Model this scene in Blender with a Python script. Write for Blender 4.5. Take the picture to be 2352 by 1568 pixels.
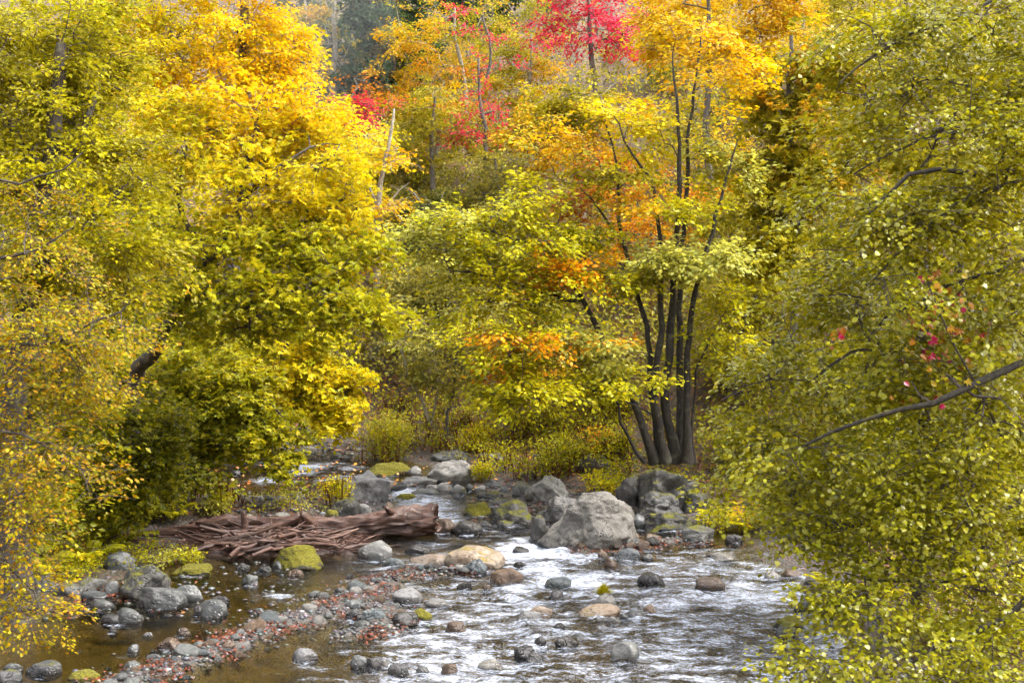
import bpy, bmesh, math, random
import numpy as np

# ------------------------------------------------------------------ clear
for o in list(bpy.data.objects):
    bpy.data.objects.remove(o, do_unlink=True)
scene = bpy.context.scene
COL = scene.collection
rad = math.radians

# ------------------------------------------------------------------ camera
W, H, F, HZ = 2352.0, 1568.0, 3267.0, 600.0      # working picture units
CAMZ = 5.0
PITCH = math.atan((H / 2 - HZ) / F)
cam_d = bpy.data.cameras.new('camera')
cam_d.sensor_width = 36.0
cam_d.lens = F / W * 36.0
cam_d.clip_start = 0.3
cam_d.clip_end = 900.0
cam = bpy.data.objects.new('camera', cam_d)
COL.objects.link(cam)
cam.location = (0, 0, CAMZ)
cam.rotation_euler = (math.pi / 2 - PITCH, 0, 0)
cam_d.dof.use_dof = True
cam_d.dof.focus_distance = 24.0
cam_d.dof.aperture_fstop = 4.0
scene.camera = cam

# ------------------------------------------------------------------ sky and sun
SUN_EL, SUN_AZ = 56.0, 98.0          # azimuth from +Y towards +X (degrees)
wd = bpy.data.worlds.new('World'); scene.world = wd
wd.use_nodes = True
nt = wd.node_tree; nt.nodes.clear()
wo = nt.nodes.new('ShaderNodeOutputWorld'); bg = nt.nodes.new('ShaderNodeBackground')
sky = nt.nodes.new('ShaderNodeTexSky'); sky.sky_type = 'NISHITA'; sky.sun_disc = False
sky.sun_elevation = rad(SUN_EL); sky.sun_rotation = rad(SUN_AZ)
sky.air_density = 1.0; sky.dust_density = 5.0; sky.ozone_density = 1.0
hs = nt.nodes.new('ShaderNodeHueSaturation'); hs.inputs['Saturation'].default_value = 0.34
nt.links.new(sky.outputs[0], hs.inputs['Color']); nt.links.new(hs.outputs[0], bg.inputs['Color'])
bg.inputs['Strength'].default_value = 0.15
nt.links.new(bg.outputs[0], wo.inputs['Surface'])
sd = bpy.data.lights.new('sun', 'SUN'); sd.energy = 0.6; sd.angle = rad(35.0); sd.color = (1.0, 0.94, 0.84)
sun = bpy.data.objects.new('sun', sd); COL.objects.link(sun)
sx = math.sin(rad(SUN_AZ)) * math.cos(rad(SUN_EL)); sy = math.cos(rad(SUN_AZ)) * math.cos(rad(SUN_EL)); sz = math.sin(rad(SUN_EL))
from mathutils import Vector
sun.rotation_euler = Vector((sx, sy, sz)).to_track_quat('Z', 'Y').to_euler()
sun.location = (30, 20, 60)

vs = scene.view_settings
vs.view_transform = 'Standard'; vs.look = 'None'; vs.gamma = 1.0; vs.use_curve_mapping = False
vs.exposure = 2.28
cy = scene.cycles
cy.use_adaptive_sampling = True; cy.adaptive_threshold = 0.025
cy.max_bounces = 6; cy.diffuse_bounces = 4; cy.glossy_bounces = 2; cy.transmission_bounces = 4
cy.transparent_max_bounces = 8; cy.volume_bounces = 0
cy.caustics_reflective = False; cy.caustics_refractive = False
cy.sample_clamp_indirect = 6.0

# ------------------------------------------------------------------ picture -> place
CP, SP = math.cos(PITCH), math.sin(PITCH)
def ray(u, v):
    a = (u - W / 2) / F; b = (H / 2 - v) / F
    return np.array([a, CP + b * SP, -SP + b * CP])
def P(u, v, y):
    r = ray(u, v); t = y / r[1]
    return np.array([r[0] * t, y, CAMZ + r[2] * t])
def zw(y):                                  # the stream falls towards the camera
    return 0.015 * (y - 16.0)
def at_water(u, v):
    r = ray(u, v); t = (CAMZ + 0.24) / (0.015 * r[1] - r[2])
    return np.array([r[0] * t, r[1] * t, CAMZ + r[2] * t])
def mpp(y):                                 # metres per picture unit at depth y
    return y / F

# ------------------------------------------------------------------ noise
def _h(ix, iy, iz, s):
    n = (ix * 374761393 + iy * 668265263 + iz * 2147483647 + s * 1274126177) & 0xFFFFFFFF
    n = ((n ^ (n >> 13)) * 1274126177) & 0xFFFFFFFF
    n = n ^ (n >> 16)
    return (n & 0xFFFF) / 32767.5 - 1.0
def vnoise(p, s=0):
    p = np.asarray(p, float)
    i = np.floor(p).astype(np.int64); f = p - i; f = f * f * (3 - 2 * f)
    x, y, z = i[..., 0], i[..., 1], i[..., 2]
    r = 0
    for a in (0, 1):
        wa = f[..., 0] if a else 1 - f[..., 0]
        for b in (0, 1):
            wb = f[..., 1] if b else 1 - f[..., 1]
            for c in (0, 1):
                wc = f[..., 2] if c else 1 - f[..., 2]
                r = r + wa * wb * wc * _h(x + a, y + b, z + c, s)
    return r
def fbm(p, o=4, s=0):
    p = np.asarray(p, float); r = 0; a = 1.0
    for k in range(o):
        r = r + a * vnoise(p * (2.03 ** k), s + k * 17); a *= 0.5
    return r
def xy3(x, y, k=1.0):
    return np.stack([np.asarray(x, float) * k, np.asarray(y, float) * k, np.zeros_like(np.asarray(x, float))], -1)

# ------------------------------------------------------------------ terrain
CL = np.array([  # centre line x, y, half width
    (-1.0, -30, 5.2), (-1.1, 12, 5.2), (-1.4, 16.8, 5.6), (-1.3, 18.9, 5.6), (-0.6, 20.7, 5.2), (0.15, 22.6, 4.3), (1.0, 24.3, 3.3),
    (-0.3, 26.4, 1.45), (-1.35, 28.6, 1.0), (-2.5, 30.9, 1.2), (-4.5, 31.5, 2.7), (-7.6, 34.4, 1.8),
    (-12, 37.5, 1.6), (-20, 41, 2.0), (-60, 60, 3.0)])
def stream_d(x, y):
    x = np.asarray(x, float); y = np.asarray(y, float); best = np.full(x.shape, 1e9)
    for k in range(len(CL) - 1):
        ax, ay, aw = CL[k]; bx, by, bw = CL[k + 1]
        dx, dy = bx - ax, by - ay; L2 = dx * dx + dy * dy
        t = np.clip(((x - ax) * dx + (y - ay) * dy) / L2, 0, 1)
        best = np.minimum(best, np.hypot(x - ax - t * dx, y - ay - t * dy) - (aw + (bw - aw) * t))
    return best
def seg_d(x, y, pts, wid):
    best = np.full(np.shape(x), 1e9)
    for (a, b), (wa, wb) in zip(zip(pts[:-1], pts[1:]), zip(wid[:-1], wid[1:])):
        dx, dy = b[0] - a[0], b[1] - a[1]
        t = np.clip(((x - a[0]) * dx + (y - a[1]) * dy) / (dx * dx + dy * dy), 0, 1)
        best = np.minimum(best, np.hypot(x - a[0] - t * dx, y - a[1] - t * dy) / (wa + (wb - wa) * t))
    return best
BAR = [at_water(*q)[:2] for q in ((200, 1600), (350, 1545), (520, 1480), (650, 1430), (800, 1390), (880, 1345))]
BARW = [0.45, 0.5, 0.42, 0.5, 0.85, 0.6]
BAR2 = [at_water(*q)[:2] for q in ((860, 1335), (980, 1312), (1090, 1318))]; BAR2W = [0.3, 0.3, 0.22]
BAR3 = [at_water(*q)[:2] for q in ((1330, 1262), (1440, 1258), (1560, 1243))]; BAR3W = [0.4, 0.42, 0.35]
BAR4 = [at_water(*q)[:2] for q in ((770, 1460), (860, 1450), (880, 1400))]; BAR4W = [0.22, 0.35, 0.5]
def bar_lift(x, y):
    r = 0
    for b, w in ((BAR, BARW), (BAR2, BAR2W), (BAR3, BAR3W), (BAR4, BAR4W)):
        r = np.maximum(r, np.exp(-seg_d(x, y, b, w) ** 2 * 0.9))
    return r
def ground(x, y):
    x = np.asarray(x, float); y = np.asarray(y, float)
    d = stream_d(x, y) + 0.35 * fbm(xy3(x, y, 0.7), 3, 3)
    wat = np.clip(-d / 1.1, 0, 1)
    f = np.where(d < 0, -0.30 * wat, 0)
    dp = np.maximum(d, 0)
    f = f + 0.13 * np.minimum(dp, 3.0) + 0.48 * np.maximum(dp - 2.6, 0)
    f = np.where(f > 26, 26 + (f - 26) * 0.35, f)
    n = fbm(xy3(x, y, 1.6), 4, 9)
    f = f + n * (0.035 + 0.03 * np.clip(dp, 0, 4)) + 0.02 * fbm(xy3(x, y, 6.0), 2, 5)
    f = np.where(d > 0, f * (1 - 0.86 * np.exp(-((x + 6.2) / 2.0) ** 4 - ((y - 23.6) / 3.2) ** 4)) * (1 - 0.8 * np.exp(-((x + 4.6) / 2.2) ** 2 - ((y - 36.2) / 2.0) ** 2)), f)
    b = bar_lift(x, y)
    f = np.where(d < 0.6, f + b * np.clip(0.05 - f, 0, 1) + 0.03 * b, f)
    return zw(np.minimum(y, 45)) + f
_LX = np.arange(-60, 60.01, 0.15); _LY = np.arange(6, 125.01, 0.15)
_LZ = ground(*np.meshgrid(_LX, _LY))
def groundL(x, y):                          # looked-up ground height
    fx = np.clip((np.asarray(x, float) + 60) / 0.15, 0, len(_LX) - 1.001); fy = np.clip((np.asarray(y, float) - 6) / 0.15, 0, len(_LY) - 1.001)
    i = fx.astype(int); j = fy.astype(int); a = fx - i; b = fy - j
    return (_LZ[j, i] * (1 - a) + _LZ[j, i + 1] * a) * (1 - b) + (_LZ[j + 1, i] * (1 - a) + _LZ[j + 1, i + 1] * a) * b
def G1(x, y):
    return float(groundL(x, y))
def at_ground_many(u, v, lo=10.0, hi=110.0):
    u = np.asarray(u, float); v = np.asarray(v, float)
    a = (u - W / 2) / F; b = (H / 2 - v) / F; dy = CP + b * SP; dz = -SP + b * CP
    ys = np.r_[np.arange(lo, 45, 0.06), np.arange(45, hi, 0.3)]
    out = np.zeros((len(u), 3))
    for k in range(len(u)):
        t = ys / dy[k]; g = np.maximum(groundL(a[k] * t, ys), zw(ys))
        j = int(np.argmax(CAMZ + dz[k] * t < g)) or len(ys) - 1
        out[k] = (a[k] * t[j], ys[j], g[j])
    return out
def at_ground(u, v, lo=10.0, hi=110.0):
    return at_ground_many([u], [v], lo, hi)[0]

# ------------------------------------------------------------------ mesh collector
class MB:
    def __init__(s): s.v = []; s.q = []; s.t = []; s.qm = []; s.tm = []; s.c = []; s.n = 0
    def add(s, v, f, mat=0, col=None):
        v = np.asarray(v, np.float32); f = np.asarray(f, np.int64)
        if len(f) == 0: return
        if f.shape[1] == 4: s.q.append(f + s.n); s.qm.append(np.full(len(f), mat, np.int32))
        else: s.t.append(f + s.n); s.tm.append(np.full(len(f), mat, np.int32))
        s.v.append(v)
        if col is None: col = np.full((len(v), 3), 0.5)
        s.c.append(np.broadcast_to(np.asarray(col, np.float32), (len(v), 3))); s.n += len(v)
    def build(s, name, mats, parent=None, off=None, smooth=False, attr=None):
        me = bpy.data.meshes.new(name)
        v = np.concatenate(s.v) if s.v else np.zeros((0, 3), np.float32)
        if off is not None: v = v - np.asarray(off, np.float32)
        q = np.concatenate(s.q) if s.q else np.zeros((0, 4), np.int64)
        t = np.concatenate(s.t) if s.t else np.zeros((0, 3), np.int64)
        me.vertices.add(len(v)); me.vertices.foreach_set('co', v.ravel().astype(np.float32))
        nl = q.size + t.size; me.loops.add(nl)
        me.loops.foreach_set('vertex_index', np.concatenate([q.ravel(), t.ravel()]).astype(np.int32))
        me.polygons.add(len(q) + len(t))
        st = np.concatenate([np.arange(len(q)) * 4, q.size + np.arange(len(t)) * 3]).astype(np.int32)
        me.polygons.foreach_set('loop_start', st)
        mi = np.concatenate(s.qm + s.tm) if (s.qm or s.tm) else np.zeros(0, np.int32)
        for m in (mats if isinstance(mats, (list, tuple)) else [mats]): me.materials.append(m)
        me.polygons.foreach_set('material_index', mi.astype(np.int32))
        me.polygons.foreach_set('use_smooth', np.full(len(mi), bool(smooth)))
        c = np.concatenate(s.c) if s.c else np.zeros((0, 3), np.float32)
        ca = me.color_attributes.new('col', 'FLOAT_COLOR', 'POINT')
        ca.data.foreach_set('color', np.concatenate([c, np.ones((len(c), 1), np.float32)], 1).ravel().astype(np.float32))
        for k, a in (attr or {}).items():
            at_ = me.attributes.new(k, 'FLOAT', 'POINT'); at_.data.foreach_set('value', np.asarray(a, np.float32))
        me.update(calc_edges=True)
        return link(name, me, parent)
def link(name, data, parent=None):
    o = bpy.data.objects.new(name, data); COL.objects.link(o)
    if parent is not None: o.parent = parent
    return o
def tag(o, label, cat, group=None, kind=None):
    o['label'] = label; o['category'] = cat
    if group: o['group'] = group
    if kind: o['kind'] = kind
    return o
def thing(name, label, cat, loc, group=None):
    o = bpy.data.objects.new(name, None); COL.objects.link(o); o.location = [float(c) for c in loc]
    o.empty_display_size = 0.2
    return tag(o, label, cat, group)
ANCHORS = [(470, 1410, 'the egg-shaped stone'), (330, 1370, 'the dark round boulder'), (700, 1510, 'the pale tailed stone'), (930, 1375, 'the palest bar stone'), (930, 1430, 'the dark slate stone'), (835, 1420, 'the grey-blue bar boulder'),
 (390, 1490, 'the brown cluster stone'), (522, 1488, 'the brown-grey bar stone'), (593, 1407, 'the pale flat bar stone'), (298, 1541, 'the pale corner stone'), (190, 1558, 'the flat moss-topped stone'), (1089, 1300, 'the tan domed boulder'), (990, 1293, 'the flat tan stone'),
 (1357, 1250, 'the largest boulder'), (1443, 1285, 'the blue-grey cluster stone'), (1500, 1236, 'the flat tan bar stone'), (675, 1150, 'the upright brown island rock'), (839, 1150, 'the pale-topped island boulder'), (560, 1150, 'the reddish dry stalks'), (700, 1040, 'the pale far-shore stone'), (771, 1053, 'the grey far-shore stone'),
 (880, 1000, 'the feathery bush'), (1958, 1446, 'the hidden mossy stone'), (2072, 1430, 'the grey right-bank stone')]
TREE_ANCHORS = [(590, 60, 'the golden tree'), (590, 450, 'the leaning tree'), (100, 200, 'the upper left olive crown'), (1350, 30, 'the crimson maple'), (1100, 265, 'the small crimson maple'), (780, 265, 'the dull crimson tree'), (870, 420, 'the half-bare pale leader'), (1540, 600, 'the many-stemmed tree'), (1830, 250, 'the orange maple'),
 (1640, 40, 'the golden-orange tree'), (2200, 300, 'the drooping upper right leaves'), (2150, 760, 'the red vine'), (2000, 1050, 'the drooping lower right leaves'), (850, 90, 'the misty notch'), (960, 330, 'the gold and green tiered tree'), (1240, 800, 'the stout leaning trunk'), (450, 900, 'the overhanging maple'), (720, 880, 'the yellow maple spray'), (80, 800, 'the orange-gold twigs'), (1000, 860, 'the twin slender saplings')]
SEEN = {}
def where(u, v, anchors):
    a = min(anchors, key=lambda q: (q[0] - u) ** 2 + (q[1] - v) ** 2 * 2.0); du, dv = u - a[0], v - a[1]
    if abs(du) > abs(dv) * 1.2: r = 'right of' if du > 0 else 'left of'
    else: r = 'below' if dv > 0 else 'above'
    return ('close ' if math.hypot(du, dv) < 45 else '') + r + ' ' + a[2]
def pix(p):
    x, y, z = p; f = y * CP - (z - CAMZ) * SP; return W / 2 + x / f * F, H / 2 - ((z - CAMZ) * CP + y * SP) / f * F
def norm(a): return a / np.maximum(np.linalg.norm(a, axis=-1, keepdims=True), 1e-9)
def tube(pts, r, sides=6):
    pts = np.asarray(pts, float); r = np.asarray(r, float); n = len(pts)
    t = norm(np.gradient(pts, axis=0))
    m = np.abs(t.mean(0)); ref = np.eye(3)[int(np.argmin(m))]
    a = norm(np.cross(t, ref)); b = np.cross(t, a)
    th = np.linspace(0, 2 * math.pi, sides, endpoint=False)
    v = pts[:, None] + r[:, None, None] * (np.cos(th)[None, :, None] * a[:, None] + np.sin(th)[None, :, None] * b[:, None])
    i = np.arange(n - 1)[:, None] * sides; j = np.arange(sides)[None]; j2 = (j + 1) % sides
    f = np.stack([i + j, i + j2, i + sides + j2, i + sides + j], -1).reshape(-1, 4)
    return v.reshape(-1, 3), f
def smooth_line(pts, step):
    pts = np.asarray(pts, float)
    d = np.r_[0, np.cumsum(np.linalg.norm(np.diff(pts, axis=0), axis=1))]
    n = max(3, int(d[-1] / step) + 1); s = np.linspace(0, d[-1], n)
    # catmull-rom
    out = np.zeros((n, 3)); k = np.clip(np.searchsorted(d, s, side='right') - 1, 0, len(pts) - 2)
    t = ((s - d[k]) / np.maximum(d[k + 1] - d[k], 1e-9))[:, None]
    p0 = pts[np.maximum(k - 1, 0)]; p1 = pts[k]; p2 = pts[k + 1]; p3 = pts[np.minimum(k + 2, len(pts) - 1)]
    return 0.5 * (2 * p1 + (p2 - p0) * t + (2 * p0 - 5 * p1 + 4 * p2 - p3) * t ** 2 + (3 * p1 - p0 - 3 * p2 + p3) * t ** 3)

# ------------------------------------------------------------------ materials
def nmat(name):
    m = bpy.data.materials.new(name); m.use_nodes = True; t = m.node_tree; t.nodes.clear()
    return m, t, (lambda k: t.nodes.new('ShaderNode' + k)), (lambda a, b: t.links.new(a, b))
def ramp(N, L, fac, stops):
    r = N('ValToRGB'); e = r.color_ramp.elements
    while len(e) < len(stops): e.new(0.5)
    for el, (p, c) in zip(e, stops): el.position = p; el.color = (*c, 1)
    L(fac, r.inputs[0]); return r.outputs[0]
def noise(N, L, vec, scale, detail=4, rough=0.6):
    n = N('TexNoise'); n.inputs['Scale'].default_value = scale; n.inputs['Detail'].default_value = detail
    n.inputs['Roughness'].default_value = rough; L(vec, n.inputs['Vector']); return n.outputs['Fac']
def mixc(N, L, fac, a, b, mode='MIX'):
    m = N('Mix'); m.data_type = 'RGBA'; m.blend_type = mode
    for s, x in ((m.inputs[0], fac), (m.inputs[6], a), (m.inputs[7], b)):
        if hasattr(x, 'links'): L(x, s)
        else: s.default_value = x if not isinstance(x, tuple) else (*x, 1)
    return m.outputs[2]
def mth(N, L, op, a, b=0.0, clamp=False):
    m = N('Math'); m.operation = op; m.use_clamp = clamp
    for s, x in ((m.inputs[0], a), (m.inputs[1], b)):
        if hasattr(x, 'links'): L(x, s)
        else: s.default_value = x
    return m.outputs[0]

def leaf_material(name='leaf', trans=0.42, gloss=0.5, rough=0.38, gain=1.0):
    m, t, N, L = nmat(name)
    o = N('OutputMaterial'); a = N('Attribute'); a.attribute_name = 'col'
    p = N('BsdfPrincipled'); p.inputs['Roughness'].default_value = rough
    p.inputs['Specular IOR Level'].default_value = gloss
    tr = N('BsdfTranslucent'); mx = N('MixShader'); mx.inputs[0].default_value = trans
    tc = N('TexCoord'); n = noise(N, L, tc.outputs['Object'], 14.0, 2)
    c = mixc(N, L, 1.0, a.outputs['Color'], ramp(N, L, n, [(0.3, (0.72, 0.72, 0.72)), (0.7, (1.12, 1.12, 1.12))]), 'MULTIPLY')
    L(c, p.inputs['Base Color'])
    L(mixc(N, L, 1.0, c, (1.25, 1.2, 0.9), 'MULTIPLY'), tr.inputs['Color'])
    L(p.outputs[0], mx.inputs[1]); L(tr.outputs[0], mx.inputs[2]); L(mx.outputs[0], o.inputs['Surface'])
    return m
def bark_material(name, c1, c2, lichen=None, amt=0.45, scale=1.0):
    m, t, N, L = nmat(name)
    o = N('OutputMaterial'); p = N('BsdfPrincipled'); p.inputs['Roughness'].default_value = 0.85
    tc = N('TexCoord'); mp = N('Mapping'); mp.inputs['Scale'].default_value = (scale, scale, scale * 0.35)
    L(tc.outputs['Object'], mp.inputs[0])
    n = noise(N, L, mp.outputs[0], 22, 6, 0.7); n2 = noise(N, L, tc.outputs['Object'], 5 * scale, 5, 0.65)
    c = ramp(N, L, n, [(0.35, c1), (0.65, c2)])
    if lichen: c = mixc(N, L, ramp(N, L, n2, [(amt, (0, 0, 0)), (amt + 0.14, (0.9, 0.9, 0.9))]), c, lichen)
    L(c, p.inputs['Base Color'])
    b = N('Bump'); b.inputs['Strength'].default_value = 0.9; b.inputs['Distance'].default_value = 0.02
    L(n, b.inputs['Height']); L(b.outputs[0], p.inputs['Normal']); L(p.outputs[0], o.inputs['Surface'])
    return m
def rock_material(name, c1, c2, c3, moss=0.0, rough=0.45, mosscol=((0.05, 0.055, 0.005), (0.19, 0.18, 0.012)), crag=0.5):
    m, t, N, L = nmat(name)
    o = N('OutputMaterial'); p = N('BsdfPrincipled'); tc = N('TexCoord'); oi = N('ObjectInfo')
    ad = N('VectorMath'); ad.operation = 'ADD'; sc = N('VectorMath'); sc.operation = 'SCALE'
    cb = N('CombineXYZ'); [L(oi.outputs['Random'], cb.inputs[k]) for k in range(3)]
    L(cb.outputs[0], sc.inputs[0]); sc.inputs['Scale'].default_value = 37.0
    L(tc.outputs['Object'], ad.inputs[0]); L(sc.outputs[0], ad.inputs[1]); V = ad.outputs[0]
    n1 = noise(N, L, V, 2.6, 6, 0.65); n2 = noise(N, L, V, 16, 6, 0.7); n3 = noise(N, L, V, 60, 3, 0.6)
    c = ramp(N, L, n1, [(0.32, c1), (0.5, c2), (0.68, c3)])
    c = mixc(N, L, 0.75, c, ramp(N, L, n2, [(0.3, (0.55, 0.55, 0.55)), (0.7, (1.3, 1.3, 1.3))]), 'MULTIPLY')
    c = mixc(N, L, 0.5, c, ramp(N, L, n3, [(0.3, (0.6, 0.6, 0.6)), (0.7, (1.3, 1.3, 1.3))]), 'MULTIPLY')
    # per stone tone
    c = mixc(N, L, 1.0, c, ramp(N, L, oi.outputs['Random'], [(0, (0.72, 0.72, 0.75)), (0.5, (1.0, 0.97, 0.93)), (1, (1.25, 1.22, 1.15))]), 'MULTIPLY')
    ps = N('NewGeometry'); sx_ = N('SeparateXYZ'); L(ps.outputs['Position'], sx_.inputs[0])
    zr = mth(N, L, 'SUBTRACT', sx_.outputs[2], mth(N, L, 'MULTIPLY', mth(N, L, 'SUBTRACT', sx_.outputs[1], 16.0), 0.015))
    zr = mth(N, L, 'SUBTRACT', zr, mth(N, L, 'MULTIPLY', n1, 0.10))
    wm = N('MapRange'); wm.inputs['From Min'].default_value = 0.05; wm.inputs['From Max'].default_value = -0.02; L(zr, wm.inputs['Value'])
    vc = N('TexVoronoi'); vc.feature = 'DISTANCE_TO_EDGE'; vc.inputs['Scale'].default_value = 2.3
    dv = N('VectorMath'); dv.operation = 'ADD'; nn = N('TexNoise'); nn.inputs['Scale'].default_value = 4.0; L(V, nn.inputs['Vector']); L(V, dv.inputs[0]); L(nn.outputs['Color'], dv.inputs[1]); L(dv.outputs[0], vc.inputs['Vector'])
    crk = ramp(N, L, vc.outputs['Distance'], [(0.0, (1, 1, 1)), (0.035, (0, 0, 0))])
    c = mixc(N, L, mth(N, L, 'MULTIPLY', crk, 0.45 * crag), c, (0.02, 0.018, 0.015))
    c = mixc(N, L, mth(N, L, 'MULTIPLY', wm.outputs[0], 0.62), c, mixc(N, L, 1.0, c, (0.30, 0.28, 0.26), 'MULTIPLY'))
    ro = mth(N, L, 'SUBTRACT', rough + 0.1, mth(N, L, 'MULTIPLY', wm.outputs[0], rough - 0.02))
    hgt = mth(N, L, 'ADD', mth(N, L, 'MULTIPLY', n2, 0.7), mth(N, L, 'MULTIPLY', n3, 0.25))
    if moss > 0:
        g = N('NewGeometry'); sp = N('SeparateXYZ'); L(g.outputs['Normal'], sp.inputs[0])
        up = mth(N, L, 'ADD', mth(N, L, 'MULTIPLY', sp.outputs[2], 0.55), mth(N, L, 'MULTIPLY', n1, 1.1))
        up = mth(N, L, 'ADD', up, mth(N, L, 'MULTIPLY', n2, 0.5))
        th = 1.75 - moss
        mk = N('MapRange'); mk.inputs['From Min'].default_value = th - 0.08; mk.inputs['From Max'].default_value = th + 0.08
        L(up, mk.inputs['Value'])
        mc = ramp(N, L, noise(N, L, V, 30, 4, 0.7), [(0.3, mosscol[0]), (0.7, mosscol[1])])
        c = mixc(N, L, mk.outputs[0], c, mc)
        ro = mth(N, L, 'MAXIMUM', ro, mth(N, L, 'MULTIPLY', mk.outputs[0], 0.9))
        hgt = mth(N, L, 'ADD', hgt, mth(N, L, 'MULTIPLY', mk.outputs[0], mth(N, L, 'ADD', 0.4, mth(N, L, 'MULTIPLY', noise(N, L, V, 90, 3), 1.2))))
    if hasattr(ro, 'links'): L(ro, p.inputs['Roughness'])
    else: p.inputs['Roughness'].default_value = ro
    L(c, p.inputs['Base Color'])
    hgt = mth(N, L, 'SUBTRACT', hgt, mth(N, L, 'MULTIPLY', crk, 0.5))
    b = N('Bump'); b.inputs['Strength'].default_value = min(1.0, crag * 1.5); b.inputs['Distance'].default_value = 0.04
    L(hgt, b.inputs['Height']); L(b.outputs[0], p.inputs['Normal']); L(p.outputs[0], o.inputs['Surface'])
    return m
LEAF = leaf_material('leaf', trans=0.42, gloss=0.14, rough=0.25)
LEAF_GLOSSY = leaf_material('leaf_glossy', trans=0.38, gloss=0.34, rough=0.2)
LEAF_FAR = leaf_material('leaf_far', trans=0.42, gloss=0.15, rough=0.45)
LITTER = leaf_material('fallen_leaf', trans=0.05, gloss=0.5, rough=0.35)
BARK_DARK = bark_material('bark_dark', (0.016, 0.012, 0.009), (0.085, 0.066, 0.048), (0.13, 0.12, 0.07), 0.52)
BARK_STEM = bark_material('bark_stem', (0.010, 0.008, 0.006), (0.052, 0.041, 0.03), (0.10, 0.095, 0.06), 0.56)
BARK_GREY = bark_material('bark_grey', (0.05, 0.042, 0.035), (0.16, 0.14, 0.115), (0.2, 0.2, 0.16), 0.55)
BARK_PALE = bark_material('bark_pale', (0.14, 0.12, 0.09), (0.36, 0.32, 0.25), (0.42, 0.40, 0.33), 0.5)
BARK_MOSS = bark_material('bark_mossy', (0.014, 0.011, 0.008), (0.045, 0.037, 0.026), (0.10, 0.088, 0.03), 0.53)
BARK_TWIG = bark_material('bark_twig', (0.03, 0.022, 0.018), (0.09, 0.07, 0.055))
ROCK = {
 'g': rock_material('stone_grey', (0.042, 0.046, 0.045), (0.078, 0.083, 0.082), (0.135, 0.137, 0.132), 0, 0.24, crag=0.32),
 'gm': rock_material('stone_grey_mossy', (0.048, 0.050, 0.050), (0.090, 0.090, 0.088), (0.143, 0.143, 0.133), 0.42, 0.4),
 'p': rock_material('stone_pale', (0.142, 0.142, 0.136), (0.218, 0.212, 0.202), (0.299, 0.294, 0.278), 0, 0.4),
 'pm': rock_material('stone_pale_mossy', (0.130, 0.130, 0.122), (0.206, 0.204, 0.190), (0.283, 0.278, 0.261), 0.36, 0.45),
 'd': rock_material('stone_dark_wet', (0.015, 0.014, 0.014), (0.034, 0.031, 0.030), (0.061, 0.056, 0.054), 0, 0.12),
 'dm': rock_material('stone_dark_mossy', (0.020, 0.020, 0.019), (0.048, 0.046, 0.042), (0.088, 0.087, 0.078), 0.52, 0.35),
 't': rock_material('stone_tan', (0.163, 0.109, 0.068), (0.258, 0.190, 0.129), (0.354, 0.292, 0.224), 0, 0.4),
 'tm': rock_material('stone_tan_mossy', (0.190, 0.129, 0.082), (0.286, 0.224, 0.163), (0.381, 0.326, 0.258), 0.34, 0.42, ((0.22, 0.15, 0.004), (0.42, 0.31, 0.01))),
 'b': rock_material('stone_brown', (0.041, 0.024, 0.015), (0.109, 0.068, 0.041), (0.204, 0.156, 0.116), 0, 0.28),
 'y': rock_material('stone_moss_covered', (0.068, 0.061, 0.034), (0.109, 0.102, 0.068), (0.163, 0.156, 0.122), 0.85, 0.5, ((0.085, 0.078, 0.004), (0.30, 0.265, 0.012)), 0.8),
 'a': rock_material('stone_blue_grey', (0.054, 0.068, 0.075), (0.102, 0.122, 0.129), (0.177, 0.190, 0.194), 0, 0.4, crag=0.8),
 'r': rock_material('stone_crag', (0.093, 0.084, 0.070), (0.158, 0.150, 0.134), (0.234, 0.223, 0.206), 0.16, 0.5, crag=0.9),
}
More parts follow.
